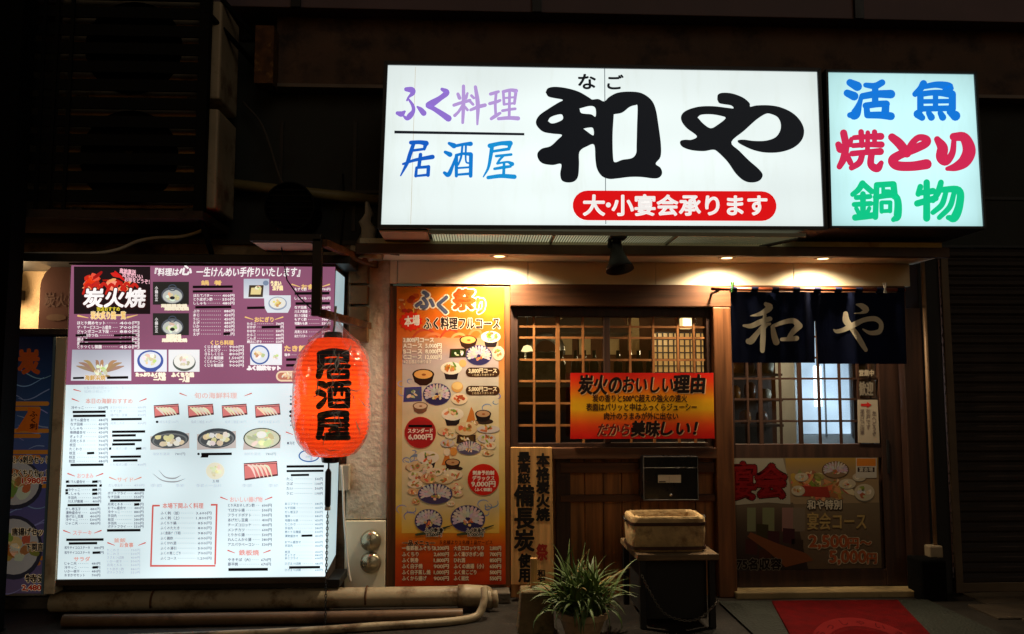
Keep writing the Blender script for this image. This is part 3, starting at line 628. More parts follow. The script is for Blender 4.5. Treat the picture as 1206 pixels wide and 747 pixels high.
NM = ['おまかせセット', '焼とり五種盛', '地鶏もも焼', 'ほたてバター', 'いか一夜干', 'さざえつぼ焼', '串焼盛合せ', '山芋ステーキ', 'とり皮ポン酢', 'なす田楽', '枝豆', '冷やっこ', 'たこわさ', '塩辛', 'もずく酢', 'どて煮', 'おでん盛合せ', '川えび唐揚', 'ししゃも', 'あじフライ', '揚げ出し豆腐', 'ポテトフライ', '手羽先', '月見とろろ', '漬物盛合せ', 'じゃこ天', 'ぎょうざ', 'だし巻玉子']
KN = ['さば', 'ぶり', 'たい', 'いか', 'たこ', 'えび', 'あじ', 'うに', 'かき', 'まぐろ']
def row(p, y, xn0, xn1, xp0, xp1, col, h=4.0, dots=True, nm=None, pr=None, L=3, b=.025):
    nm = nm or rc(*NM); n0 = xn1-xn0; w = min(n0, len(nm)*h*.98)
    p.text(nm, xn0, y-h/2, xn0+w, y+h/2, col, L, b, res=1); p.text(pr or yen(), xp0, y-h/2, xp1, y+h/2, col, L, b, res=1)
    if dots and xp0-xn0-w > 8:
        x = xn0+w+2
        while x < xp0-3: p.rect(x, y-.25, x+.9, y+.25, col, L); x += 2.2
def tape(p, x0, x1, y, h=1.6): p.poly([(x0, y+h+.2), (x1, y+h-.2), (x1, y-h-.2), (x0, y-h+.2)], TAPE, 6)
for i, y in enumerate((380.5, 385.7, 390.5, 395, 399.8, 404.4, 408.6)):
    row(U, y, 91, 131, 141, 164, Wt, 4.2, nm=('ほとり焼めセット', 'ザ・サービスコール盛合', 'ジャンボコース下段', '炭火焼きつね', '豚みそ', '豚トロ', 'とりつくし御膳')[i])
tape(U, 89, 102, 395, 1.5); tape(U, 134, 160, 395, 1.4); tape(U, 98, 155, 400.2, 1.5); tape(U, 93.5, 159, 404.7, 1.5)
U.vgrad([(85, 412), (154.6, 412), (154.6, 448.5), (83.5, 448.5)], [(0, (176, 178, 190)), (1, (226, 228, 236))], 1.5)
for i, (a, r_) in enumerate(((3.3, 28), (3.55, 27), (3.8, 24), (-.15, 28), (-.4, 27), (-.65, 24), (4.4, 16), (4.9, 16))): U.stroke([(118+8*math.cos(a), 437, 3.4), (118+r_*.7*math.cos(a), 436+r_*.6*math.sin(a), 4), (118+r_*math.cos(a), 434+r_*.62*math.sin(a), 1.2)], jit((178, 142, 108), 10), 2+.05*i, 4)
food(U, 118, 436, 12, 7, 3, PALE, 12); U.ell(118, 443, 12, 2, (176, 150, 110), 2.9)
tape(U, 86, 99, 445.3, 1.2); tape(U, 126, 151, 444.8, 1.5); U.text('海鮮浜焼', 100, 442, 124, 448, (214, 170, 90), 4, .04, outline=Wt, ow=.1)
U.rect(158, 412, 196.5, 438, (232, 234, 240), 1.5); U.ell(177, 425, 15.5, 12.5, (70, 90, 160), 2, 26); U.ell(177, 424, 12.6, 9.6, (224, 228, 236), 2.3, 24); food(U, 177, 424, 11, 8, 2.7, PALE+[(240, 220, 150)], 14); U.poly([(168, 434), (172, 438), (183, 438), (187, 434)], (92, 100, 160), 1.8)
U.rect(198.5, 412, 235, 438, (236, 236, 236), 1.5); U.ell(217, 427, 13.5, 10.5, (92, 98, 92), 2, 24); U.ell(217, 425.5, 12.4, 9, (240, 238, 230), 2.3, 24); food(U, 217, 425, 9, 6, 2.7, PALE, 9); U.ell(217, 424, 2.4, 1.8, (240, 206, 200), 3.4)
for a, x0, y0, x1, y1 in (('たっぷりふく刺身', 160, 439, 195, 443.5), ('二人前', 181, 443.5, 195, 448), ('ふくちり鍋', 202, 439, 228, 444), ('一人前', 211, 444, 223, 450)): U.text(a, x0, y0, x1, y1, (252, 242, 220), 4, .06, outline=(248, 232, 200), ow=.12)
U.text('鍋  肴', 237, 330.5, 261, 336, GD, 3, .04)
for x0, x1, y, h in ((227, 274, 337.9, 1.5), (227, 274, 343.2, 1.4), (230, 272.5, 361.8, 1.5), (263, 271, 393.2, 1.6), (291, 312, 362.6, 1.5), (308, 330, 385.3, 1.6), (347, 388, 345.6, 1.6), (348, 388.5, 357.5, 1.6), (348, 388.5, 385.6, 1.6)): tape(U, x0, x1, y, h)
for y in (348.2, 352.6, 357.2): row(U, y, 228, 252, 262, 276, Wt, 3.8)
for y in (366.5, 371.2, 376, 380.4, 384.6, 389, 393.6): row(U, y, 227.5, 236, 264, 276, Wt, 3.8, nm=rc(*KN))
U.vgrad([(287, 328.5), (317, 328.5), (317, 351.5), (287, 351.5)], [(0, (178, 186, 200)), (1, (214, 218, 222))], 1.5); U.poly([(292.5, 350), (309.5, 350), (310.5, 336), (293.5, 336)], (66, 54, 42), 2); U.poly([(295, 347), (307, 347), (308, 339), (296, 339)], (222, 204, 142), 2.4); food(U, 302, 339, 6, 3.5, 2.8, PALE, 7); U.ell(313, 333.5, 3.4, 3, (120, 136, 160), 2)
U.poly([(315, 368.5), (339, 368.5), (342.5, 361), (342.5, 348), (311, 348), (311.5, 362)], (214, 220, 226), 2); U.ell(327, 357.5, 11, 8, (150, 160, 180), 2.4, 20); U.ell(327, 357, 9.5, 6.5, (228, 226, 214), 2.7, 20); food(U, 327, 357, 6.5, 5, 3, [(226, 196, 120), (214, 170, 90)], 8)
U.text('うまい', 319, 331, 331, 336.5, (250, 226, 160), 4, .05, outline=(250, 240, 210), ow=.1); U.text('玉子焼', 321, 336.5, 333, 342, (250, 226, 160), 4, .05, outline=(250, 240, 210), ow=.1)
def dashes(p, x0, x1, y, col, w=9, h=2.4):
    p.stroke([(x0, y-h, 1.6), (x0+w, y+.4, .7)], col, 3, 3); p.stroke([(x1-w, y+.4, .7), (x1, y-h, 1.6)], col, 3, 3)
dashes(U, 289, 333, 376, GD); U.text('おにぎり', 300, 373.5, 322, 379.5, GD, 3, .04)
for y in (381.5, 385.3, 390, 394.6, 398.6, 402.6): row(U, y, 291, 309, 325, 334, Wt, 3.5, nm=rc('さけ', 'うめ', 'おかか', 'たらこ', 'こんぶ', '焼おにぎり', 'お茶漬'))
U.text('くじら料理', 248, 401, 275, 406.5, GD, 3, .04)
for y in (408.6, 412.8, 417, 421.6, 426, 430.4): row(U, y, 241, 263, 270, 287, Wt, 3.8, nm=rc('くじら刺身', 'くじらベーコン', 'さらしくじら', 'くじらカツ', 'くじら竜田揚', '鹿の子刺'), pr=rc('1,200円', '800円', '1,500円', '900円'))
U.rect(294.7, 405, 332, 430, (234, 236, 240), 1.5); U.ring(306, 418, 11.5, 11.5, 2.2, (76, 100, 160), 2, 28); U.ell(306, 418, 9.6, 9.6, (222, 228, 236), 2.2, 24); food(U, 305, 417, 7.5, 7, 2.6, PALE+[(220, 160, 110)], 11); food(U, 325, 420, 4, 4, 2.6, [(200, 206, 150), (230, 226, 190)], 7)
U.text('ふく雑炊セット', 291, 431, 330, 436, Wt, 4, .06, outline=(246, 236, 236), ow=.13)
dashes(U, 344, 388, 337.5, GD); U.text('お食事', 355, 335, 377, 341, GD, 3, .04)
for y in (340.8, 351.4, 362.2, 367, 371.8, 376.4, 381, 391, 396): row(U, y, 347, 362, 379, 389, Wt, 3.6)
U.text('たき飯', 335, 407, 360, 414, GD, 3, .04); row(U, 418, 335, 350, 352, 358, Wt, 3.4)
tape(U, 337, 360, 423.5, 1.5); tape(U, 337, 360, 430.3, 1.5)
pill(U, 325, 437, 362, 449.5, (240, 214, 180), 1.5); pill(U, 327, 439, 360, 447.5, (190, 120, 100), 2); food(U, 338, 443, 9, 4, 2.5, [(240, 232, 200), (232, 206, 150)], 12)
U.build('upper_film', MI, menu)
# ---- the white lower film
V = Print(Ym, .0003)
band(V, 453.5, 451.5, 682.5, 679, (228, 247, 251), 0)
INK = (112, 118, 134); FNT = (190, 200, 212); PK = (234, 184, 180); RD = (212, 100, 92)
def heads(s, x0, x1, y, col=PK, d=True, h=6.0, dc=RD, dw=16):
    V.text(s, x0, y-h/2, x1, y+h/2, col, 3, .035)
    if d: dashes(V, x0-dw, x1+dw, y, dc, 8, 2.6)
V.stroke([(87, 459, 1.4), (95, 461, .8)], RD, 3, 3); V.text('お飲み物は別紙メニューをご覧ください', 99, 455, 160, 459, FNT, 3, res=1); V.text('価格は税込です', 99, 459.5, 130, 463, FNT, 3, res=1)
heads('本日の海鮮おすすめ', 101, 156, 472.5, (222, 176, 168), True)
for y in (480.3, 494.8, 499.7, 504.5, 509.4, 514.5, 519.5, 524.2, 529, 533.8, 538.6, 543.3): row(V, y, 84-(y-480)*.045, 108, 116, 127, INK, 3.7)
for x0, x1, y in ((85.5, 124.5, 485.2), (86, 124.5, 489.9), (102.5, 111, 533.8), (83, 122, 547.6)): tape(V, x0, x1, y, 1.45)
for y in (480, 484.5, 489, 498.6, 528.4, 547.4): row(V, y, 130, 150, 162, 172, FNT, 3.4)
for x0, x1, y in ((131, 167, 493.8), (132, 171, 508.5), (132, 160, 513), (133, 167, 518.8), (132, 159, 523.4), (128.5, 131, 528.5), (160, 166.5, 528.4), (130, 166, 538), (133, 162, 542.5)): tape(V, x0, x1, y, 1.4)
heads('おつまみ', 91, 110, 560.5, PK, True, 6, RD, 11); heads('サイド', 138, 157, 565, (232, 190, 180), True, 5.5, (222, 150, 130), 9)
for y in (567.5, 577, 581.6, 586.4, 590.6): row(V, y, 80, 100, 109, 119, INK, 3.6)
for x0, x1, y in ((77.5, 81, 567.4), (108.5, 115, 567.4), (78, 114.5, 572.2), (117, 120, 572), (77, 80, 577.5), (108.5, 114.5, 577), (77, 80, 581), (108.5, 114.5, 581.6), (79.5, 117, 594.9), (78, 122, 635.7), (81, 114.5, 640), (109, 118, 651), (109, 115.5, 668.3)): tape(V, x0, x1, y, 1.45)
for y in (599.6, 604, 608.2, 612.2, 616.5): row(V, y, 77.5, 98, 106, 118, INK, 3.6)
row(V, 571.7, 128, 148, 158, 170, FNT, 3.4)
for y in (581, 585.4, 594, 598.4, 603, 607.6, 612, 616.4, 620.3): row(V, y, 127, 152, 158, 169, INK, 3.6)
for x0, x1, y in ((133, 170.5, 577.3), (129.5, 166, 589.7), (158, 164, 594.2), (126, 165.5, 624.7)): tape(V, x0, x1, y, 1.5)
heads('ステーキ', 86, 108, 627.6, PK, True, 6, RD, 11); heads('サラダ', 87, 106, 658.6, (226, 170, 160), False, 5.5)
for y in (645.2, 651): row(V, y, 76, 106, 111, 122, INK, 3.6, nm=rc('牛ステーキ御膳', '和牛サイコロステーキ'))
for y in (663.8, 668.4, 673, 677.5): row(V, y, 76, 100, 108, 118, INK, 3.6)
heads('釜飯', 134, 148, 636.5, (226, 180, 170), False, 5); heads('お食事', 141, 157, 642, (226, 170, 160), True, 5.5, RD, 14)
for y in (648, 652.4, 656.8, 661.2, 665.6, 670.4, 674.4): row(V, y, 126, 146, 154, 165, FNT, 3.6)
heads('旬の海鮮料理', 229, 279, 466, (230, 196, 190), True, 7, (206, 120, 110), 17)
for x0, x1 in ((181, 211.5), (221, 252), (261, 291.5), (300, 330.5)): tray(V, x0, 475.5, x1, 492.5, 2); V.text(rc('串焼五本盛', '炭火串盛合せ', '塩焼三種盛'), x0+4, 495.2, x0+20, 498.8, FNT, 3, res=1); V.text(yen(), x0+21, 495.2, x0+29, 498.8, FNT, 3, res=1)
V.ell(185, 497, 1.6, 1.4, TAPE, 6)
def grill(x0, y0, x1, y1):
    w, h = x1-x0, y1-y0; V.poly([(x0, y1), (x1, y1-2), (x1, y0+3), (x0, y0+7)], (206, 196, 190), 1.4); x, y = (x0+x1)/2, (y0+y1)/2-1
    V.ell(x, y, w*.49, h*.46, (70, 76, 80), 2, 26, -.06); V.ell(x, y+1.2, w*.45, h*.36, (124, 128, 128), 2.3, 26, -.06); V.ell(x, y+1.6, w*.41, h*.31, (84, 88, 90), 2.5, 26, -.06)
    for i in range(16): V.ell(x+random.uniform(-.3, .3)*w, y+1+random.uniform(-.2, .2)*h, w*.08, h*.13, jit(rc((240, 238, 222), (226, 226, 170), (236, 214, 180), (246, 246, 240)), 8), 3, 9, 0, .2)
grill(177, 507, 223, 530); grill(232, 504.5, 278, 530)
V.poly([(286, 530), (330, 528), (331, 512), (288, 514)], (206, 192, 186), 1.4); V.ell(308.5, 516.5, 22, 12.5, (66, 70, 60), 2, 26); V.ell(308.5, 516.5, 20.6, 11.3, (214, 218, 190), 2.3, 26); food(V, 308, 517, 19, 10, 2.7, [(238, 238, 206), (226, 228, 160), (214, 222, 180), (196, 204, 170)], 22); V.ell(308, 512, 6, 4, (246, 246, 238), 3.4)
for x in (180, 287): V.text('海鮮朴葉焼', x, 533, x+20, 536.6, FNT, 3, res=1); V.text('780円', x+26, 533, x+38, 536.6, INK, 3, res=1)
tape(V, 237, 273, 534.8, 1.5); V.ell(233.8, 534.8, 1.5, 1.4, TAPE, 6); V.poly([(236, 539), (245, 539), (246, 535), (239, 534)], TAPE, 5.9)
for a, b_, r_ in ((199, 560, 19), (200, 556, 13)): V.stroke([(a-r_, b_-2, .4), (a-r_*.4, b_+6, 1.4), (a+r_*.4, b_+7.5, 1.8), (a+r_, b_+4, .4)], (164, 168, 172), 2, 6)
V.ell(253.5, 554.7, 11, 10, (244, 240, 214), 1.5, 20); food(V, 253.5, 554.7, 9, 8, 2, [(242, 234, 190), (246, 240, 214), (238, 226, 170)], 12); V.text('五種', 250, 565, 258, 568.5, INK, 3)
tray(V, 287, 543, 327.5, 566, 2)
for x, w in ((177, 14), (207, 10), (231, 30), (285, 12), (316, 12)): V.text('季節の一品料理'[:max(2, w//5)], x, 570, x+w, 574, FNT, 3, res=1)
# red bordered box
fx = lambda y: (179.3-(y-595)*.036, 256.3-(y-595)*.032)
for (xa, xb, y) in ((0, 9, 595.6), (69, 77, 594.6), (0, 77, 666.5)): V.poly([(fx(y)[0]+xa, y+1.2), (fx(y)[0]+xb, y+1.0), (fx(y)[0]+xb, y-1.0), (fx(y)[0]+xa, y-1.0)], RD, 2)
V.poly([(176.7, 666), (178.7, 666), (181, 596), (179, 596)], RD, 2.3); V.poly([(252.3, 665), (254.3, 665), (256.3, 595), (254.3, 595)], RD, 2.3)
V.text('本場下関ふく料理', 191.5, 592.5, 239.5, 599, (220, 150, 142), 3, .03)
for i, y in enumerate((604.4, 610.2, 616.2, 622, 628, 634, 639.8, 645.8, 651.6, 657.6)):
    row(V, y, 189, 213, 233 if i > 1 else 231, 249, (120, 124, 138), 3.8, nm=('ふく刺（並）', 'ふく刺（上）', 'ふくちり鍋', 'ふくのたたき', 'ふく唐揚げ（下関）', 'ふく雑炊', 'ふくひれ酒', 'ふくの湯引', 'ふくの煮こごり', 'ふくコース')[i], pr=('3,600円', '1,800円', '850円', '800円', '980円', '600円', '600円', '500円', '700円', '1,200円')[i])
heads('おいしい揚げ物', 271, 309, 588.4, PK, True, 6.2, RD, 11)
for i, y in enumerate((595.3, 601, 606.8, 612.6, 618.4, 624.2, 630, 635.6, 641.4)):
    row(V, y, 268.5, 300, 308.5, 320, INK, 4.0, nm=('とり天おろしポン酢', 'てばから揚', 'フライドポテト', 'あげだし豆腐', 'チーズコロッケ', 'メンチカツ', 'とりから揚', 'れんこんから揚', 'アスパラベーコン')[i], pr=('600円', '500円', '300円', '400円', '400円', '600円', '500円', '380円', '530円')[i])
heads('鉄板焼', 281.5, 305, 651, (226, 160, 154), True, 6.5, RD, 13)
row(V, 659.4, 268.5, 295, 307.5, 319, INK, 4.0, nm='やきそば（大）', pr='670円'); row(V, 664.6, 268.5, 290, 307.5, 319, INK, 4.0, nm='豚平焼', pr='670円'); tape(V, 269, 315.5, 670.8, 1.7)
for y, r_ in ((467, 1.2), (471, 1), (476, 1.4), (485, 1.9), (490, 1.9), (496, 1), (501, 1)): V.ell(342.5, y, r_, r_*.9, TAPE if r_ > 1.3 else INK, 3)
V.stroke([(337, 509, 1.4), (345, 512, .7)], RD, 3, 3); V.text('●海老', 338, 520, 347, 524, INK, 3)
V.ring(364, 537, 12.5, 7.5, 1.6, (70, 110, 170), 2, 28); V.ell(364, 537, 10, 5.4, (226, 236, 242), 2.2, 22); food(V, 364, 537, 8, 4, 2.6, [(200, 214, 226), (236, 236, 230), (150, 170, 200)], 8)
for x0, x1, y, h in ((337.5, 381.6, 549.4, 1.4), (337.5, 381, 554.8, 1.3), (342.5, 364, 559.6, 1.3), (355, 368, 631, 1.3), (340.5, 377, 668.3, 1.5)): tape(V, x0, x1, y, h)
for y in (564.2, 569.8, 575.4, 581.2): row(V, y, 337.5, 347, 371, 380, INK, 3.8, nm=rc(*KN), pr=rc('500円', '600円', '1,000円'))
for y in (593.5, 598.3, 603.2, 608, 613, 617.6, 622.2, 626.6, 631.4, 638.6, 643, 650.2, 654, 657.6, 664, 671.5): row(V, y, 335.5, 356, 371, 380, (128, 150, 168), 3.2)
V.build('lower_film', MI, menu)
# rail on which the board stands
b = MB(); b.pbox(74, 684, 400, 694, -.3, -.02); tag(b.build('board_rail', BLACK_METAL(), bev=.004), 'black rail carrying the lit menu board', 'rail')

# ================================================================ lantern
LX = W(391, 468, -.62).x; LY = -.62; zt, zbm = W(391, 398, LY).z, W(391, 538, LY).z; RM = .204
H = zt-zbm; zc = (zt+zbm)/2
def lrad(z):
    u = min(1, abs(z-zc)/(H/2)); return RM*(1-.52*max(0, (u-.35)/.65)**2.6)*(1 if u < 1 else .48)
lan = thing('paper_lantern', (LX, LY, zbm-.02), 'glowing red paper lantern with black characters inside a clear plastic bag', 'lantern')
m = bpy.data.materials.new('red_lantern_paper'); m.use_nodes = True; nt = m.node_tree; L = nt.links.new
nt.nodes.remove(nt.nodes['Principled BSDF']); df = nt.nodes.new('ShaderNodeBsdfDiffuse'); tl_ = nt.nodes.new('ShaderNodeBsdfTranslucent'); mx = nt.nodes.new('ShaderNodeMixShader'); mx.inputs[0].default_value = .6
df.inputs[0].default_value = lin((226, 62, 30)); tl_.inputs[0].default_value = lin((255, 112, 42)); L(df.outputs[0], mx.inputs[1]); L(tl_.outputs[0], mx.inputs[2]); L(mx.outputs[0], nt.nodes['Material Output'].inputs[0])
prof = []; N = 104
for i in range(N+1):
    z = zt-H*i/N; prof.append((lrad(z)+0.0042*math.cos(2*math.pi*i/4), z-zc))
MB().lathe((LX, LY, zc), prof, 56).build('paper_body', m, lan, smooth=True)
for zz, nm in ((zt, 'top_cap'), (zbm, 'bottom_cap')):
    r_ = lrad(zz); s = 1 if zz > zc else -1
    MB().lathe((LX, LY, zz), [(0, -.004*s), (r_+.004, -.004*s), (r_+.006, .006*s), (r_+.002, .03*s), (r_-.012, .034*s), (r_-.014, .004*s), (0, .004*s)], 40).build(nm, BLACK_METAL(), lan, smooth=False)
ld = bpy.data.lights.new('lantern_bulb', 'POINT'); ld.energy = 3.9; ld.color = (1, .62, .34); ld.shadow_soft_size = .04
lo = bpy.data.objects.new('lantern_bulb', ld); COL.objects.link(lo); lo.parent = lan; lo.location = (0, 0, zc-zbm+.02)
def on_lantern(px, py, d):
    d_ = ray(px, py); a = d_.x**2+d_.y**2; ox, oy = CAM.x-LX, CAM.y-LY
    t_ = (LY-.2-CAM.y)/d_.y
    for _ in range(4):
        r_ = lrad((CAM+d_*t_).z)+.0035+d; bb = ox*d_.x+oy*d_.y; disc = bb*bb-a*(ox*ox+oy*oy-r_*r_); t_ = (-bb-math.sqrt(max(0, disc)))/a
    return CAM+d_*t_
P = Print(0, .0006, on_lantern); o = (340, 395); k = 4.98; LB = (22, 12, 12)
P.strokes([[(185,112,32),(260,100,36),(335,108,34)], [(335,108,28),(338,125,28),(340,145,26)], [(205,150,22),(270,148,22),(340,148,24)], [(188,112,34),(188,160,34),(186,200,32),(176,240,28)], [(220,188,20),(285,182,20),(350,182,22)], [(285,165,22),(283,205,22)], [(236,214,20),(236,245,20)], [(236,212,18),(345,212,20)], [(345,212,20),(345,245,20)], [(236,246,18),(345,246,20)],
  [(182,283,26),(200,288,30),(216,298,26)], [(170,335,24),(188,338,30),(206,346,26)], [(176,418,26),(192,402,26),(204,388,22),(216,368,16)], [(235,287,24),(290,284,24),(352,281,26)], [(244,322,24),(244,370,24),(245,412,24)], [(240,318,20),(295,318,20),(348,318,22)], [(346,318,24),(347,370,24),(346,415,24)], [(278,288,16),(278,320,16),(270,350,14)], [(312,288,16),(312,350,14)], [(252,380,14),(340,380,14)], [(246,414,22),(295,416,22),(345,414,22)],
  [(188,472,32),(260,458,30),(336,462,32)], [(338,464,26),(340,495,24)], [(205,502,18),(270,501,18),(342,501,20)], [(188,474,32),(190,520,32),(186,560,30),(176,598,26)], [(218,531,18),(280,529,18),(346,527,20)], [(288,531,16),(262,545,16),(242,558,16)], [(242,557,16),(290,554,16),(342,552,18)], [(286,556,22),(286,596,22)], [(218,580,16),(280,578,16),(346,576,18)], [(206,603,22),(275,602,22),(348,601,24)]], lambda s: LB, 0, o, k, 4, 1.34)
P.build('lettering', print_mat('lantern_ink', 0, .5), lan)
# clear bag: a loose crumpled skin, gathered under the hook
bm_ = MB(); nz, na = 46, 64; vs = []; rnd = [random.uniform(0, 6.28) for _ in range(12)]
top = W(393, 372, LY).z
for i in range(nz+1):
    t_ = i/nz; z = zbm-.022+(top-zbm+.022)*t_
    for k_ in range(na):
        a = 2*math.pi*k_/na
        base = lrad(min(max(z, zbm), zt)) if z <= zt-.01 else .0
        if z > zt-.03: u = (z-zt+.03)/(top-zt+.03); base = lrad(zt-.03)*(1-u)**1.5*(1)+.012
        if z < zbm+.005: base = lrad(zbm)*.85
        wr = .008+.006*math.sin(5*a+rnd[0]+9*z)+.005*math.sin(11*a+rnd[1]-22*z)+.004*math.sin(17*a+rnd[2]+31*z)*(.4+t_)
        if z > zt-.03: wr = wr*.6+.3*base*math.sin(9*a+rnd[3])*.35
        r_ = base+max(.006, wr); vs.append((LX+r_*math.cos(a), LY+r_*math.sin(a), z))
fs = [(i*na+k_, i*na+(k_+1) % na, (i+1)*na+(k_+1) % na, (i+1)*na+k_) for i in range(nz) for k_ in range(na)]
bm_.add(vs, fs).build('plastic_bag', glass_mat('clear_plastic_film', (.97, .97, .97), .09, .55, .14, 9, white=.45), lan, smooth=True)
cr = random.Random(5); P = Print(0, .0006, lambda x, y, d: on_lantern(x, y, d+.014))
for i in range(34):
    x, y = 391+cr.gauss(4, 14), cr.uniform(404, 470) if i < 24 else cr.uniform(470, 530); a = cr.uniform(-.6, 2.2); q_ = [(x, y, .5)]
    for j in range(4): a += cr.uniform(-.7, .7); x += 4.2*math.cos(a); y += 4.2*math.sin(a); q_.append((x, y, cr.uniform(.4, 1.5)))
    q_[-1] = q_[-1][:2]+(.3,); P.stroke(q_, (240, 232, 220), .05*i, 3)  # white streaks paint in the light caught on the bag's creases
P.build('crease_glint', print_mat('white_crease_glint', 0, .2, spec=.8), lan)
b = MB(); b.tube([(LX, LY, zt+.03), (LX+.005, LY, zt+.06), (LX+.01, LY, top+.02), (LX+.012, LY, top+.055)], .006); b.build('hook_wire', mat('pale_wire', (200, 196, 186), .4, noise=.1), lan, smooth=True)
# pull cord with weighted grip and chain
cx = 385; cord = thing('pull_chain', (W(cx, 640, -.66).x, -.66, .05), 'thin hanging chain with dark blue grip in front of menu board', 'chain')
xg = W(cx, 640, -.66).x; z = lambda py: W(cx, py, -.66).z
MB().tube([(xg, -.66, z(552)), (xg, -.66, z(556)), (xg, -.66, z(594)), (xg, -.66, z(598))], [.006, .017, .017, .012], 12).build('grip', mat('navy_plastic_grip', (24, 28, 44), .45, noise=.1), cord, smooth=True)
MB().tube([(xg, -.66, z(597)), (xg, -.66, z(601))], .016, 12).build('grip_tip', mat('white_plastic_tip', (220, 220, 216), .5, noise=.05), cord)
b = MB(); zz = z(603)
b.tube([(xg, -.66, z(552)), (xg, -.655, z(535))], .004, 6)
i = 0
while zz > .02:
    a = [(math.cos(t_)*.006, math.sin(t_)*.011) for t_ in np.linspace(0, 2*math.pi, 9)]
    b.tube([(xg+(u if i % 2 else 0), -.66+(0 if i % 2 else u), zz-.008+v) for u, v in a], .0022, 5, cap=False); zz -= .0165; i += 1
b.build('links', BLACK_METAL(), cord, smooth=True)

# ---- steel bracket with a little canopy that carries the lantern
br_ = thing('lantern_bracket', (W(440, 340, 0).x, 0, SOF), 'rusty steel bracket with small flat canopy above the red lantern', 'bracket')
Yq = -.7
c0, c1, cz0, cz1 = RC(294, 275, 378, 285, Yq)
MB().box(c0, c1, Yq, -.34, cz0+.004, cz1).build('canopy', BLACK_METAL(), br_, bev=.003)
MB().box(c0+.012, c1-.06, Yq+.02, -.36, cz0-.002, cz0+.003).build('canopy_underside', mat('pale_board', (196, 176, 150), .7, noise=.15), br_)
a0, a1, b0, b1 = RC(367, 285, 378, 372, Yq)
MB().box(a0, a1, Yq, Yq+.05, b0, b1+.02).build('post', BLACK_METAL(), br_, bev=.003)
for (pa, pb) in (((381, 286), (442, 312)), ((379, 369), (434, 384))):
    u, v = W(*pa, Yq+.02), W(*pb, -.02); d = Vector((v.x-u.x, v.y-u.y, v.z-u.z)); s = .021; b = MB()
    b.add([u+Vector((-s, 0, -s)), u+Vector((s, 0, -s)), u+Vector((s, 0, s)), u+Vector((-s, 0, s)), v+Vector((-s, 0, -s)), v+Vector((s, 0, -s)), v+Vector((s, 0, s)), v+Vector((-s, 0, s))], [(3,2,1,0),(4,5,6,7),(0,1,5,4),(1,2,6,5),(2,3,7,6),(3,0,4,7)])
    b.build('arm', RUST(), br_, bev=.003)
tie = MB(); tie.tube([W(330, 283, -.5), W(338, 330, -.6), W(352, 350, -.66), W(369, 366, Yq)], .004, 6)
tag(tie.build('wire', BLACK_METAL(), smooth=True), 'thin black wire sloping from canopy to post above the lantern', 'wire')

# ---- brown meter boxes between menu and pier
b = thing('meter_box', (W(421, 400, -.1).x, -.1, W(421, 404, -.1).z), 'stack of small brown wooden boxes fixed beside the plaster pier', 'meter box')
for i, (y0, y1) in enumerate(((306, 333), (336, 358), (361, 378), (381, 403))):
    MB().pbox(411, y0, 433, y1, -.10+.01*(i % 2), -.002).build('box', mat('brown_varnished_box', (124, 88, 48), .5, noise=.4, scale=8, dirt=((60, 40, 22), 8, .5)), b, bev=.006)
MB().pbox(409.5, 300, 413, 406, -.06, -.001).build('batten', RUST(), b)
rag = MB(); pts = [(432, 238, .010), (434, 252, .022), (430, 262, .03), (436, 270, .038), (434, 285, .05), (438, 296, .06), (435, 306, .065)]
N = 14; vs = []
for i, (x, y, r_) in enumerate(pts):
    c = W(x, y, -.25)
    for k in range(N): a = 2*math.pi*k/N; rr = r_*(1+.35*math.sin(3*a+i*1.3)+.2*math.sin(5*a+i)); vs.append(c+Vector((rr*math.cos(a), rr*math.sin(a), 0)))
rag.add(vs, [(i*N+k, (i+1)*N+k, (i+1)*N+(k+1) % N, i*N+(k+1) % N) for i in range(len(pts)-1) for k in range(N)])
tag(rag.build('cloth', mat('dirty_white_cloth', (196, 186, 168), .85, noise=.2, bump=.2), smooth=True), 'dirty white cloth bunched up and hanging left of the white sign', 'cloth')
# sloping yellow pipe, round duct hood
b = MB(); b.tube([W(240, 213, -.05), W(340, 225, -.05), W(460, 237, -.05)], .035, 14); tag(b.build('wall_pipe', mat('yellowed_pipe', (120, 106, 66), .5, noise=.3), smooth=True), 'yellowed pipe running along the dark wall left of white sign', 'pipe')
c = W(347, 249, -.1); dh = thing('duct_hood', (c.x, 0, c.z-.16), 'round black exhaust duct hood on the dark upper wall', 'duct hood')
MB().lathe((c.x, 0, c.z), [(.15, .03), (.15, -.2), (.156, -.21), (.156, -.25), (.148, -.25), (.13, -.2), (.0, -.16)], 36, axis='y').build('hood', SOOT(), dh, smooth=False)
b = MB()
for i in range(7): zz = c.z-.11+i*.036; hw = math.sqrt(.146**2-(zz-c.z)**2); b.box(c.x-hw, c.x+hw, -.235, -.215, zz-.004, zz+.004)
b.build('louvre', SOOT(), dh)
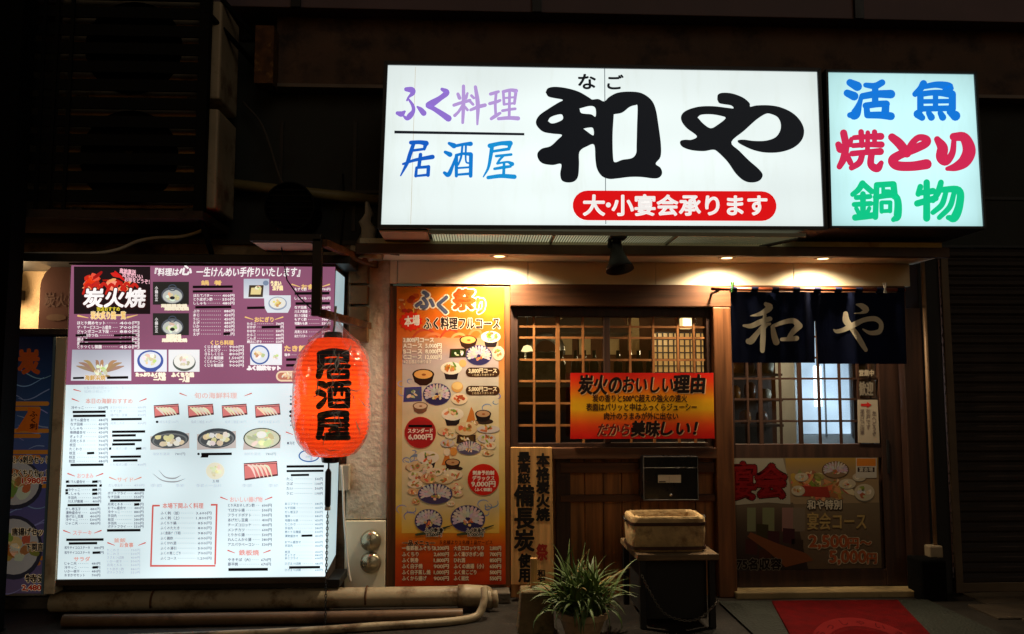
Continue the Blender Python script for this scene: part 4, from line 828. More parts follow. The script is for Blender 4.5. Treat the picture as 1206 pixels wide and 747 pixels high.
# ---- caged air conditioner units, upper left
Yc = -.52
cg = thing('equipment_cage', (W(130, 245, Yc).x, -.3, W(130, 260, Yc).z), 'black slatted steel cage around two stacked air conditioner units', 'cage')
X0, X1 = W(-60, 130, Yc).x, W(243, 130, Yc).x; zB = W(150, 247, Yc).z; zT = 4.0
for xx in (X0, X1-.06): MB().box(xx, xx+.06, Yc, Yc+.06, zB, zT).build('post', SOOT(), cg, bev=.004)
MB().box(X0, X1, Yc, -.02, zB-.05, zB-.001).build('tray', mat('rusty_tray', (70, 52, 40), .7, .1, noise=.4, dirt=((40, 28, 22), 6, .5)), cg, bev=.004)
b = MB()
for i in range(15): zz = zB+.05+i*.112; b.box(X0+.061, X1-.061, Yc+.012, Yc+.03, zz, zz+.068)
b.build('slat', SOOT(), cg)
b = MB()
for px in (18, 45, 60, 78): xx = W(px, 130, Yc).x; b.box(xx, xx+.02, Yc-.002, Yc+.011, zB, zT)
b.build('bar', SOOT(), cg)
for q_ in ([(X1-.03, Yc+.03, zB-.02), (X1-.02, -.03, zB-.42)], [W(242, 12, Yc), W(300, 76, -.05)], [W(262, 0, Yc+.1), W(303, 47, -.05), W(300, 76, -.06)], [W(285, 47, -.25), W(303, 47, -.05)]): MB().tube(q_, .016).build('brace', SOOT(), cg, smooth=True)
lw_ = MB().pbox(300, 30, 322, 98, -.2, -.07); lw_.build('bracket_plate', RUST(), cg)
def acunit(z0):
    u = thing('outdoor_unit', ((X0+X1)/2, -.2, z0), 'lower beige air conditioner unit inside the black slatted cage', 'air conditioner', 'air conditioners in the cage')
    x1 = X1+.06; x0 = x1-.98; h = .62
    MB().box(x0, x1-.02, -.42, -.06, z0, z0+h).build('casing', mat('aged_beige_metal', (190, 168, 136), .55, noise=.2, scale=3, dirt=((130, 100, 72), 4, .52)), u, bev=.015)
    cx_, cz_ = x0+.44, z0+h/2
    MB().lathe((cx_, -.425, cz_), [(.0, -.003), (.27, -.003), (.285, -.008), (.29, .004)], 36, axis='y').build('fan_shroud', SOOT(), u, smooth=True)
    b = MB()
    for r_ in (.06, .11, .16, .21, .26): b.tube([(cx_+r_*math.cos(a), -.44, cz_+r_*math.sin(a)) for a in np.linspace(0, 2*math.pi, 33)], .004, 5, cap=False)
    for k in range(8): a = k*math.pi/4; b.tube([(cx_+.03*math.cos(a), -.437, cz_+.03*math.sin(a)), (cx_+.28*math.cos(a), -.437, cz_+.28*math.sin(a))], .004, 5)
    b.build('fan_grille', SOOT(), u)
    b = MB()
    for k in range(3):
        a = k*2.094; u_ = Vector((math.cos(a), 0, math.sin(a))); w_ = Vector((-math.sin(a), 0, math.cos(a))); c_ = Vector((cx_, -.415, cz_))
        b.add([c_+u_*.03+w_*.03, c_+u_*.22+w_*.12+Vector((0, .012, 0)), c_+u_*.24-w_*.04+Vector((0, -.012, 0)), c_+u_*.03-w_*.03], [(0, 1, 2, 3)])
    b.lathe((cx_, -.42, cz_), [(.04, .01), (.04, -.01), (0, -.012)], 16, axis='y'); b.build('fan', mat('dark_fan_plastic', (24, 23, 22), .5, noise=.1), u, solid=.003)
    for xx in (x0+.12, x1-.2): MB().box(xx, xx+.07, -.45, -.05, z0-.03, z0-.001).build('foot', BLACK_METAL(), u)
    return u
u = acunit(zB+.031); c = copy_tree(u, (0, 0, .68)); c['label'] = 'upper beige air conditioner unit inside the black slatted cage'
# white hose under the cage
b = MB(); b.tube([tuple(v) for v in spline([tuple(W(*p, -.3)) for p in ((20, 299), (85, 299), (118, 298), (142, 293), (163, 284), (185, 280), (212, 279), (232, 274), (243, 268))], 5)], .011, 10)
tag(b.build('white_hose', mat('white_hose_plastic', (214, 206, 192), .5, noise=.1), smooth=True), 'white hose drooping under the air conditioner cage', 'hose')
# shelf over the small poster, lamp and tinted panel behind the black post
b = MB(); b.pbox(-70, 299, 412, 309, -.42, -.005); tag(b.build('cable_trunking', BLACK_METAL(), bev=.004), 'black horizontal trunking above the lit menu board', 'trunking')
ps = thing('post', (W(4, 700, -.62).x, -.62, 0), 'plain black upright stand-in post at the far left of the front', 'post')  # stand-in post put in to fill a plain black strip at the edge
p0, p1 = W(-60, 373, -.62).x, W(17, 373, -.62).x
MB().box(p0, p1, -.7, -.56, 0, 4.6).build('shaft', mat('matte_black_paint', (6, 6, 6), .9, noise=0, spec=.1), ps); MB().box(p0-.02, p1-.001, -.72, -.54, .0, .012).build('foot_plate', BLACK_METAL(), ps)
b = MB(); b.pbox(-70, 387, 79, 394, -.34, .04); tag(b.build('wall_shelf', mat('dark_shelf_board', (62, 50, 40), .6, noise=.3), bev=.003), 'dark narrow shelf above the blue poster', 'shelf')
x0, x1, z0, z1 = RC(47, 308, 84, 387, -.2); b = MB(); pts = []
pts = [(x0, z0), (x1+.1, z0), (x1+.1, z1)]+[(x0+.16+.16*math.cos(a), z1-.16+.16*math.sin(a)) for a in np.linspace(math.pi/2, math.pi, 10)]
k = len(pts); b.add([(x, -.2, z) for x, z in pts]+[(x, -.185, z) for x, z in pts], [tuple(range(k)), tuple(range(2*k-1, k-1, -1))]+[((i+1) % k, i, k+i, k+(i+1) % k) for i in range(k)])
sg = thing('arched_panel', ((x0+x1)/2, -.2, z0), 'plum panel with rounded corner on the shelf left of the menu board', 'panel')
b.build('plate', mat('plum_lacquer', (116, 84, 78), .3, noise=.15, scale=3), sg)
P = Print(-.2-.001, .0005); P.text('炭火', 52, 345, 78, 362, (128, 98, 90), 1, .03); P.ell(66, 374, 12, 4, (128, 100, 84), 1); P.build('lettering', print_mat('poster_print', 0, .45), sg)  # faint characters and oval paint the menu's reflection onto the panel
wl = thing('wall_lamp', (W(6, 345, -.1).x, -.1, W(6, 352, -.1).z), 'small warm wall lamp half hidden behind the black post', 'lamp')
c = W(8, 345, -.1); MB().lathe((c.x, -.1, c.z), [(.0, -.07), (.045, -.05), (.055, 0), (.04, .05), (0, .06)], 20).build('lamp_globe', glow('warm_globe', (255, 214, 150), 6), wl, smooth=True)
MB().box(c.x-.03, c.x+.03, -.05, .05, c.z-.03, c.z+.03).build('bracket', BLACK_METAL(), wl)
ld = bpy.data.lights.new('wall_lamp_bulb', 'POINT'); ld.energy = 30; ld.color = (1, .7, .38); ld.shadow_soft_size = .05
lo = bpy.data.objects.new('wall_lamp_bulb', ld); COL.objects.link(lo); lo.parent = wl; lo.location = (.02, -.12, 0)

# ---- blue poster at the left in a pale frame
Yp = -.14
po = thing('blue_poster', (W(20, 700, Yp).x, Yp, W(40, 701, Yp).z), 'blue wave poster with orange labels in pale frame left of menu', 'poster')
pm = print_mat('poster_print', 0, .45)
P = Print(Yp, .0004)
P.vgrad([(-70, 396), (62, 396), (60, 699), (-70, 699)], [(0, (26, 34, 60)), (.2, (40, 66, 104)), (.35, (70, 96, 140)), (.55, (92, 92, 150)), (.8, (112, 96, 140)), (1, (120, 100, 130))], 0)  # shade under the shelf is painted in as the gradient's dark top
for j in range(34):
    y = 430+j*8+random.uniform(-3, 3); x = random.uniform(-60, 40); q_ = [(x+i*9, y-7*math.sin(i*.8+j), .5+.7*math.sin(math.pi*i/6)) for i in range(7) if x+i*9 < 60]
    if len(q_) > 2: P.stroke(q_, jit((150, 160, 196), 14), 1+.01*j, 3)
for y in (473, 505, 530, 570, 655): pill(P, 8+random.uniform(-8, 8), y, 58, y+5, (226, 140, 50), 2); pill(P, -10, y+6, 48, y+11, (218, 128, 44), 2)
P.quad([(18, 509), (42, 506), (36, 480), (50, 482)][:3], (226, 110, 30), 2.5); P.poly([(30, 508), (44, 510), (48, 482), (33, 480)], (232, 112, 30), 3); P.text('ふく刺', 35, 484, 44, 506, (70, 20, 10), 4, .03, vert=True)
P.text('炭', 22, 412, 46, 440, (190, 84, 32), 3, .06)
for y in (570, 645): P.ell(16, y, 34, 30 if y < 600 else 38, (60, 58, 70), 2.6, 24); P.ell(16, y-1, 30, 26 if y < 600 else 33, (206, 196, 186), 2.8, 24); food(P, 20, y, 26, 22, 3.2, TAN, 16)
for t_, y in (('ふく刺身セット', 537), ('ふくちりセット', 553), ('唐揚げセット', 622), ('下関直送', 640), ('特選', 677)): P.text(t_, 14 if len(t_) > 4 else 30, y, 58, y+9, (32, 22, 30), 5, .04, outline=(244, 226, 190), ow=.12)
P.text('1,980円', 26, 562, 58, 570, (214, 60, 30), 5, .05, outline=(250, 236, 210), ow=.12); P.text('2,480円', 26, 688, 58, 696, (214, 60, 30), 5, .05, outline=(250, 236, 210), ow=.12)
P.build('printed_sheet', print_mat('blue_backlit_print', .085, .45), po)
MB().pbox(-75, 394.5, 62, 702, Yp+.003, Yp+.02).build('backing', mat('pale_backing_board', (170, 160, 146), .7, noise=.1), po)
fr = MB(); fr.pbox(58.5, 397, 71.5, 700, -.385, .045); fr.build('frame', mat('cream_painted_upright', (232, 216, 184), .5, noise=.1, scale=3, dirt=((140, 112, 76), 3, .55)), po, bev=.004)
b = MB(); b.pbox(55.5, 397, 58.3, 700, -.37, -.13); b.build('edge_strip', mat('blue_grey_strip', (112, 140, 160), .4, noise=.1), po)

# ---- low step and three pipes along the ground
b = MB(); b.box(xl, W(600, 700, 0).x, -.14, .049, 0, .07); tag(b.build('base_ledge', mat('dirty_concrete', (96, 86, 72), .8, noise=.3, scale=4, bump=.4, dirt=((50, 44, 38), 4, .48)), bev=.01), 'low dirty concrete ledge along the foot of the front', 'ledge')
def lay(p0, p1, r_, Y): return W(*p0, Y), W(*p1, Y)
def pipe(pts, r_, label, mats, n=18):
    t_ = MB().tube(pts, r_, n).build('ground_pipe', mats, smooth=True); m_ = t_.modifiers.new('edge', 'EDGE_SPLIT'); m_.split_angle = R(40)
    return tag(t_, label, 'pipe', 'pipes along the ground')
big = thing('drain_pipe', (W(300, 712, -.27).x, -.27, .0), 'thick beige drain pipe lying under the menu board with elbow end', 'pipe', 'pipes along the ground')
a, c = W(62, 709, -.27), W(545, 702, -.27)
MB().tube([a, a.lerp(c, .33), a.lerp(c, .66), c], .058, 24, cap=True).build('tube', PVC(), big, smooth=True).modifiers.new('edge', 'EDGE_SPLIT').split_angle = R(40)
for f in (.2, .585): q_ = a.lerp(c, f); d_ = (c-a).normalized(); MB().tube([q_-d_*.012, q_+d_*.012], .0605, 24).build('collar', PVC(), big, smooth=True).modifiers.new('edge', 'EDGE_SPLIT').split_angle = R(40)
MB().tube([c-Vector((.03, 0, 0)), c+Vector((.02, 0, 0)), c+Vector((.085, .01, -.004)), c+Vector((.125, .04, -.012)), c+Vector((.135, .09, -.02))], [.066, .066, .064, .06, .058], 24).build('elbow', PVC(), big, smooth=True)
b = MB(); 
for i, xx in enumerate((.155, .19)): b.tube([c+Vector((xx, -.02, .035)), c+Vector((xx+.006, -.03, -.02)), c+Vector((xx+.004, -.03, -.06))], [.017, .02, .017], 12)
b.build('clamp', PVC(), big, smooth=True)
r_ = .034; pts = [G(75, 731, r_), G(200, 730, r_), G(400, 727, r_), G(545, 724, r_)]
pipe(pts, r_, 'brown middle pipe lying on the pavement in front of drain pipe', mat('brown_stained_pipe', (112, 86, 62), .5, noise=.3, scale=5, dirt=((70, 48, 30), 5, .5)))
r_ = .022; pts = [G(150, 752, r_), G(330, 745, r_), G(440, 738, r_), G(520, 733, r_), G(556, 728, r_)]; q_ = pts[-1]; pts += [q_+Vector((.05, .03, .03)), q_+Vector((.07, .06, .09)), q_+Vector((.07, .1, .14))]
pipe([tuple(v) for v in spline([tuple(p) for p in pts], 4)], r_, 'thin beige pipe slanting along the pavement and rising at its end', PVC())
for px in (180, 430):
    q_ = a.lerp(c, (px-62)/483); b = MB(); b.tube([q_+Vector((0, .0632*math.cos(t_), .0632*math.sin(t_))) for t_ in np.linspace(-.5, 3.6, 16)], .006, 6); b.build('strap', RUST(), big, smooth=True)
for k_, (pp_, lab) in enumerate((([(286, 120, -.05), (310, 150, -.06), (330, 210, -.06), (343, 222, -.06)], 'thin dark cable drooping beside the caged air conditioners'), ([(404, 205, -.05), (405, 250, -.05), (400, 300, -.05)], 'thin dark cable running straight down the wall beside the dirty cloth'), ([(452, 250, -.1), (444, 276, -.12), (452, 296, -.2), (470, 300, -.25)], 'short dark cable looping under the left end of white sign'))):
    tag(MB().tube([tuple(v) for v in spline([tuple(W(*p)) for p in pp_], 5)], .007, 8).build('wall_cable', SOOT() if k_ else mat('grey_cable_sheath', (70, 62, 54)), smooth=True), lab, 'cable')
# ---- twin round fittings on the pier and the hanging cable beside them
for i, y in enumerate((637, 663)):
    c = W(436.5, y, -.03); f_ = thing('round_wall_cap', (c.x, -.02, c.z-.06), ('upper' if not i else 'lower')+' round metal cap on the pale plinth of the pier', 'wall cap', 'round metal caps on the pier')
    MB().lathe((c.x, -.012, c.z), [(.066, -.001), (.066, -.02), (.06, -.034), (.04, -.047), (.0, -.052)], 32, axis='y').build('dome', mat('brushed_brassy_metal', (176, 166, 140), .28, .85, noise=.1, scale=4), f_, smooth=True)
    MB().box(c.x-.006, c.x+.006, -.07, -.045, c.z-.02, c.z+.045).build('ridge', mat('brushed_brassy_metal', (176, 166, 140)), f_, bev=.002)
b = MB(); b.tube([tuple(v) for v in spline([tuple(W(*p, -.1)) for p in ((402, 548), (404, 575), (405, 605), (408, 645), (411, 675), (413, 685))], 4)], .007, 8); tag(b.build('hanging_cable', mat('white_hose_plastic', (214, 206, 192)), smooth=True), 'pale cable hanging between menu board and plaster pier', 'cable')
b = MB(); b.pbox(399, 548, 411, 578, -.05, .045); tag(b.build('junction_box', mat('grey_beige_box', (170, 158, 136), .5, noise=.15), bev=.006), 'small grey junction box between menu board and pier', 'junction box')

# ================================================================ tall orange poster
Yp = -.026
fp = thing('tall_poster', (W(530, 690, Yp).x, Yp, W(530, 690, Yp).z), 'tall orange banquet poster covered with dishes and prices', 'poster')
P = Print(Yp, .0003); Q = [(467.5, 338), (593.5, 338.5), (595.5, 688), (465.5, 690.5)]
P.vgrad(Q, [(0, (214, 120, 22)), (.12, (206, 92, 20)), (.2, (196, 104, 50)), (.32, (206, 160, 96)), (.5, (222, 196, 130)), (.72, (226, 196, 104)), (.8, (224, 160, 40)), (.87, (208, 84, 20)), (1, (190, 56, 18))], 0, 40)
P.vgrad([(474, 398), (587, 398), (588, 628), (473, 628)], [(0, (196, 140, 96)), (.1, (190, 170, 170)), (.25, (204, 196, 180)), (.45, (226, 208, 160)), (.6, (228, 212, 164)), (.85, (214, 196, 150)), (1, (226, 180, 70))], 1, 30)
for j in range(26):   # waves and clouds of the printed ground
    x, y = rc((576, 485), (580, 470), (484, 535), (484, 545), (574, 600), (580, 596), (476, 600), (480, 455)); x += random.uniform(-8, 8); y += random.uniform(-8, 8); r0 = random.uniform(3, 9); a0 = random.uniform(0, 6)
    P.stroke([(x+r0*math.cos(a0+i*.7)*(1-i*.08), y+r0*.7*math.sin(a0+i*.7)*(1-i*.08), .5+.8*math.sin(math.pi*i/5)) for i in range(6)], jit(rc((120, 140, 186), (150, 160, 190), (206, 210, 214)), 10), 1.4+.01*j, 3)
for j in range(9):
    x, y, r0 = 500+j*10, 394+(j % 3)*5, 16-j
    P.stroke([(x-r0, y+6, 1.5), (x-r0*.4, y-4, 3), (x+r0*.4, y-5, 3), (x+r0, y+4, 1.2)], rc((212, 120, 70), (190, 70, 40), (226, 150, 90)), .6+.02*j, 4)
for j in range(24): P.ell(474+random.uniform(-5, 24), 352+random.uniform(-6, 18), random.uniform(2, 5), random.uniform(1.5, 4), jit(rc((196, 84, 30), (226, 170, 90), (160, 50, 24)), 14), .8, 8, 0, .3)
for i, (ch, x0, y0, x1, y1, cl) in enumerate((('ふ', 489, 342, 511, 364, (96, 100, 128)), ('く', 511, 348, 532, 370, (84, 90, 116)), ('祭', 533, 341, 559, 365, (226, 76, 22)), ('り', 558, 350, 573, 370, (226, 96, 30)))):
    P.text(ch, x0, y0, x1, y1, cl, 5+.1*i, .055, .06, 5, (246, 228, 200), .12)
pts = [(484+(14.5 if k % 2 else 11.8)*math.cos(k*math.pi/14), 378.5+(12 if k % 2 else 9.6)*math.sin(k*math.pi/14)) for k in range(28)]
P.poly(pts[::-1], (222, 44, 22), 4); P.text('本場', 476.5, 373, 494, 385, (250, 240, 226), 5, .05, slope=-.12)
P.text('ふく料理フルコース', 499, 374, 588.5, 388, (40, 22, 22), 5, .04, 0, 4, (246, 226, 196), .11)
for i, (a, pr) in enumerate((('3,800円コース', ''), ('Aコース', '5,000円'), ('Bコース', '8,000円'), ('Cコース', '12,000円'))):
    y = 397.5+i*6.7; P.text(a, 475, y, 511 if not i else 497, y+6, (250, 240, 224), 5, .05)
    if pr: P.text(pr, 501, y, 520, y+6, (250, 240, 224), 5, .04)
P.text('※２名様より承ります', 475.5, 424, 508, 428.4, (246, 234, 216), 5, .02)
def square_dish(x, y, w, h, col, L): P.poly([(x-w, y+h), (x+w, y+h*.9), (x+w*.95, y-h), (x-w*.9, y-h*.9)], col, L); P.poly([(x-w*.8, y+h*.75), (x+w*.8, y+h*.7), (x+w*.76, y-h*.78), (x-w*.72, y-h*.7)], jit(col, 30), L+.1); food(P, x, y, w*.7, h*.6, L+.4, PALE, 6)
bowl(P, 551.5, 402, 10.5, 2); pot(P, 578, 398, 11, 2); square_dish(539.5, 416, 10.5, 5.5, (62, 36, 26), 2.2); plate(P, 587, 416, 7, 8.5, 2.3, (226, 206, 170)); sashimi(P, 564, 418.5, 15.5, 12, 3)
bowl(P, 498.5, 443, 13, 2); pot(P, 531.5, 435, 12, 2.2); P.ell(545, 428, 4.5, 4.5, (226, 176, 110), 2.4)
sashimi(P, 514.5, 464.5, 16.5, 13, 3); square_dish(486, 464.5, 11, 9, (70, 66, 140), 2.4); bowl(P, 495, 479.5, 9, 2.6, (120, 80, 60), (216, 190, 160)); P.ell(538.5, 456, 7, 6.5, (214, 160, 90), 2.6); P.ell(538.5, 454.5, 6, 4.5, (236, 200, 130), 2.8); plate(P, 541, 470, 9.8, 6.6, 2.7, (236, 214, 180), [(190, 70, 40), (206, 110, 60)])
for y, t_ in ((433, '3,800円コース'), (454.5, '5,000円コース')): pill(P, 548.5, y, 588.5, y+11, (66, 40, 24), 3.5); P.text(t_, 552, y+.8, 585, y+6.6, (244, 226, 190), 4.5, .05); P.text('２名様より承ります', 556, y+7.2, 582, y+10.2, (226, 204, 160), 4.5, res=1)
def spread(ox, oy, s=1.0):
    P.poly([(ox+16*s, oy+8), (ox+27*s, oy+8), (ox+25*s, oy-4), (ox+22*s, oy-10)], (204, 120, 50), 2)
    pot(P, ox, oy, 12.5, 2.3)
spread(533, 489); bowl(P, 569, 489, 9.5, 2.4, (34, 26, 24), (190, 150, 110)); P.ell(570, 496.5, 11, 3.4, (60, 44, 36), 2.3)
for x, y, rx, ry in ((549, 505, 13, 8), (575, 505.5, 13.5, 4.5), (523.5, 508, 8.5, 4.8), (531, 513, 7, 4), (527, 522, 8.5, 4.6), (577.5, 524.5, 7, 5), (574.5, 533.5, 7, 3.6), (573, 516.5, 10.5, 5.4)): plate(P, x, y, rx, ry, 3+.01*x/10, rc((232, 214, 180), (222, 196, 150), (206, 196, 190)))
square_dish(549, 517, 11.5, 5, (60, 36, 34), 3.5); sashimi(P, 552.5, 528, 14.5, 8, 3.8, (92, 84, 110), (140, 130, 150)); P.ell(534, 532, 4.5, 5, (220, 150, 70), 3.6); P.ell(526.5, 532.5, 4, 4.6, (236, 220, 190), 3.6)
for i in range(15):
    x, y = (random.uniform(516, 586), random.uniform(496, 532)) if i < 8 else (random.uniform(481, 545), random.uniform(548, 575)); plate(P, x, y, random.uniform(5, 8.5), random.uniform(3, 4.6), 2.0+.02*i, rc((232, 214, 180), (222, 196, 150), (206, 190, 176), (190, 150, 110)), TAN+PALE, 12)
spread(504, 540); bowl(P, 533, 546, 9, 2.6, (50, 34, 30), (196, 150, 104)); P.ell(535, 552, 10, 3, (60, 44, 36), 2.5)
for x, y, rx, ry in ((488.5, 550, 9.8, 6.2), (489.5, 560.5, 9, 5.6), (511.5, 556, 9.5, 5), (533.5, 559, 11.5, 6), (505, 563.5, 10, 6), (489, 570, 9, 5), (523, 565, 11, 5), (538, 573, 8, 5), (487, 579, 7, 4), (539, 581, 7, 4.4), (531, 593, 5, 3), (490, 590, 5, 4)): plate(P, x, y, rx, ry, 3+.012*y/10, rc((232, 214, 180), (222, 196, 150), (214, 170, 120)))
sashimi(P, 512.5, 582, 20.5, 12, 4, (70, 60, 96)); sashimi(P, 504.8, 613.5, 16.5, 13.8, 4); sashimi(P, 551, 611, 20.5, 16, 4.1)
for x, y, n1, n2 in ((500, 624, 'ふく刺身', '2,500円'), (549, 624, 'ふく刺身大', '5,000円')):
    P.stroke([(x-10, y+6, 2.5), (x+10, y+2, 4), (x+32, y-5, 1)], (70, 74, 50), 4.6, 4); P.text(n1, x, y-2, x+22, y+3.4, (36, 26, 24), 6, .04, outline=(244, 234, 214), ow=.14); P.text(n2, x+2, y+3.4, x+20, y+8, (36, 26, 24), 6, .04, outline=(244, 234, 214), ow=.14)
for x, y, ls in ((495, 509.5, (('スタンダード', -3, 14.5, 5.5), ('6,000円', 4, 14, 7))), (569.3, 565, (('刺身予約制', -9, 12.5, 5), ('デラックス', -2.6, 13, 5.5), ('9,000円', 4, 14, 7), ('（ふく御膳）', 10.8, 10, 3.8)))):
    P.ell(x, y, 18.6, 18.6, (206, 70, 50) if x < 550 else (222, 64, 28), 4.4, 32); P.ell(x, y, 18.0, 18.0, (170, 36, 36) if x < 550 else (206, 34, 22), 4.6, 32)
    for t_, dy, w_, h_ in ls: P.text(t_, x-w_, y+dy-h_/2+1, x+w_, y+dy+h_/2+1, (250, 236, 220), 5.5, .05)
P.rect(481, 500.5, 509, 503.3, (20, 10, 10), 5.5)
P.text('一品メニュー', 474, 636.5, 512, 643, (70, 20, 12), 5, .04, outline=(240, 200, 150), ow=.1); P.text('５名様より１名様１品サービス', 518, 636.5, 580, 641.5, (90, 30, 16), 5, .02)
L1 = (('一番鉄板ふぐちり', '3,200円'), ('ふくちり', '2,600円'), ('ふく刺身', '1,800円'), ('ふく白子焼', '900円'), ('ふく白子蒸し焼', '1,000円'), ('ふくから揚げ', '900円')); L2 = (('大名コロッケちり', '2,800円'), ('ふく湯びきポン酢', '700円'), ('ひれ酒', '850円'), ('ふくの唐揚（小）', '650円'), ('ふく煮こごり', '500円'), ('ふく雑炊', '550円'))
for i in range(6):
    y = 643+i*7.1
    for (nm, pr), xa, xb, pa, pb in ((L1[i], 473.5, 474+len(L1[i][0])*4.7, 511, 528.5), (L2[i], 534.5, 534.5+len(L2[i][0])*4.4, 577, 590)):
        P.text(nm, xa, y, xb, y+5.4, (250, 226, 190), 5, .05, outline=(120, 36, 18), ow=.10); P.text(pr, pa, y, pb, y+5.4, (250, 226, 190), 5, .05, outline=(120, 36, 18), ow=.10)
P.build('printed_sheet', print_mat('glossy_poster_print', 0, .5, spec=.12), fp)
b = MB(); b.slab([W(465, 691, Yp+.004), W(596, 688.8, Yp+.004), W(594, 338, Yp+.004), W(467, 337.5, Yp+.004)], .008); b.build('board', mat('orange_edge_board', (150, 70, 30), .6, noise=.1), fp)

# ================================================================ red and yellow banner
Yp = -.082
bn = thing('charcoal_banner', (W(756, 517, Yp).x, Yp, W(756, 517, Yp).z), 'red and yellow banner with black lettering on the lattice window', 'banner')
P = Print(Yp, .0003); P.vgrad([(672, 439.5), (840, 439.5), (841.5, 516.5), (672, 517)], [(0, (230, 24, 12)), (.12, (236, 60, 14)), (.42, (246, 176, 20)), (.55, (246, 184, 22)), (.8, (236, 70, 16)), (1, (222, 18, 12))], 0, 40)
DK = (30, 14, 12); HL = (246, 200, 150)
def brush(t_, x0, y0, x1, y1, sh=.12, bo=.04): P.text(t_, x0+.9, y0+.9, x1+.9, y1+.9, HL, 2, bo, sh, 5); P.text(t_, x0, y0, x1, y1, DK, 3, bo, sh, 5)
brush('炭火の', 681, 442, 731, 464.5, .1, .045); brush('おいしい', 733, 443, 792, 463, .1, .035); brush('理由', 793, 441.5, 829, 463, .08, .05)
P.text('炭の香りと500℃超えの強火の遠火', 698, 465, 809, 473.6, (60, 26, 14), 3, .03, res=4); P.text('表面はパリッと中はふっくらジューシー', 690.5, 475, 820.5, 484, (60, 26, 14), 3, .03, res=4); P.text('肉汁のうまみが外に出ない', 711.5, 486, 798.5, 494.4, (60, 26, 14), 3, .03, res=4)
P.text('だから', 703.8, 499.3, 740.8, 514.3, HL, 2, .03, .2, 5); P.text('だから', 703, 498.5, 740, 513.5, (120, 30, 20), 3, .03, .2, 5); brush('美味', 743, 496, 776, 514, .1, .05); brush('しい！', 778, 496, 819, 513, .2, .04)
P.build('printed_sheet', print_mat('poster_print', 0, .45), bn)
b = MB(); b.slab([W(671.7, 517.3, Yp+.003), W(841.8, 516.8, Yp+.003), W(840.3, 439.2, Yp+.003), W(671.7, 439.2, Yp+.003)], .006); b.build('board', mat('red_edge_board', (170, 30, 20), .6, noise=.1), bn)

# ================================================================ upright plank sign
Yp = -.088
pk = thing('plank_sign', (W(626, 690, Yp).x, Yp, W(626, 691, Yp).z), 'upright weathered plank with black brush characters beside the tall poster', 'sign')
b = MB(); b.slab([W(602, 689, Yp), W(652.5, 689, Yp), W(650, 527, Yp), W(601.5, 527, Yp)], .028); b.build('plank', WOOD_PALE(), pk, bev=.004)
P = Print(Yp-.001, .0004); PB = (22, 16, 14)
P.text('最高級', 610, 532, 624.5, 570, PB, 1, .05, vert=True, res=4); P.text('備長炭', 606, 571, 629, 650, PB, 1, .04, vert=True, res=5); P.text('使用', 611, 652, 625, 686, PB, 1, .055, vert=True, res=4); P.text('本格炭火焼', 632, 534, 647, 614, PB, 1, .055, vert=True, res=4)
P.text('和や', 633, 671, 642, 687, PB, 1, .05, vert=True)
P.text('祭', 632, 641, 645, 660, (170, 44, 30), 1, .05)
P.build('lettering', print_mat('plank_ink', 0, .7), pk)

# ================================================================ letter box, stand, charcoal brazier, chain
Yp = -.14
lb = thing('letter_box', (W(790, 590, Yp).x, -.08, W(790, 590, Yp).z), 'black metal letter box with white name plate behind the brazier', 'letter box')
x0, x1, z0, z1 = RC(757, 537, 823, 590, Yp)
MB().box(x0, x1, Yp, .008, z0, z1).build('body', mat('glossy_black_enamel', (9, 9, 10), .28, noise=.15), lb, bev=.012)
e = MB(); rr = [(x0+.006, z0+.006), (x1-.006, z0+.006), (x1-.006, z1-.006), (x0+.006, z1-.006), (x0+.006, z0+.006)]
e.tube([(x, Yp-.002, z) for x, z in rr], .0045, 8); e.tube([(x0+.01, Yp-.001, z1-.075), (x1-.01, Yp-.001, z1-.075)], .003, 6); e.build('rim', mat('worn_grey_edge', (92, 88, 84), .4, .5, noise=.2), lb)
P = Print(Yp-.001, .0004); P.rect(775, 559.5, 802, 568.6, (206, 200, 180), 1); P.rect(776, 566.8, 784, 568.2, (60, 52, 48), 2); P.rect(788, 561, 788.4, 568, (150, 146, 130), 2); P.build('name_plate', print_mat('poster_print'), lb)
MB().lathe((W(790, 583, Yp).x, Yp-.001, W(790, 583, Yp).z), [(.009, 0), (.009, -.008), (0, -.01)], 14, axis='y').build('lock', mat('chrome', (200, 200, 196), .2, 1, noise=.05), lb)

zt_ = W(795, 653, -.72).z
st = thing('stand', (W(797, 700, -.5).x, -.5, 0), 'dark metal stand with worn wooden top carrying the brazier', 'stand')
tl = [W(735, 626, -.2), W(750.5, 655, -.72), W(847, 652.5, -.72)]; xa, xb = tl[1].x, tl[2].x; yb_ = -.22; xc = xb-.01
MB().add([(xa, -.72, zt_-.035), (xb, -.72, zt_-.035), (xc, yb_, zt_-.035), (xa-.005, yb_, zt_-.035), (xa, -.72, zt_), (xb, -.72, zt_), (xc, yb_, zt_), (xa-.005, yb_, zt_)], [(0,3,2,1),(4,5,6,7),(0,1,5,4),(1,2,6,5),(2,3,7,6),(3,0,4,7)]).build('top', mat('worn_table_board', (122, 98, 68), .65, noise=.4, scale=6, grain='x', bump=.25, dirt=((70, 54, 38), 6, .52)), st, bev=.006)
for x_ in (xa+.02, xb-.05):
    for y_ in (-.69, yb_+.03): MB().box(x_, x_+.035, y_, y_+.035, 0, zt_-.036).build('leg', BLACK_METAL(), st, bev=.003)
MB().box(xa+.056, xb-.051, -.64, yb_+.02, .04, zt_-.037).build('cabinet', mat('sooty_black_board', (26, 23, 21), .7, noise=.3), st, bev=.004)
bz = thing('charcoal_brazier', (W(788, 637, -.6).x, -.5, zt_), 'pale clay box brazier with dark metal bands on wooden topped stand', 'brazier')
x0, x1 = W(744, 620, -.66).x, W(832, 620, -.66).x; ht = W(788, 609, -.66).z-zt_; yb0, yb1 = -.665, -.40
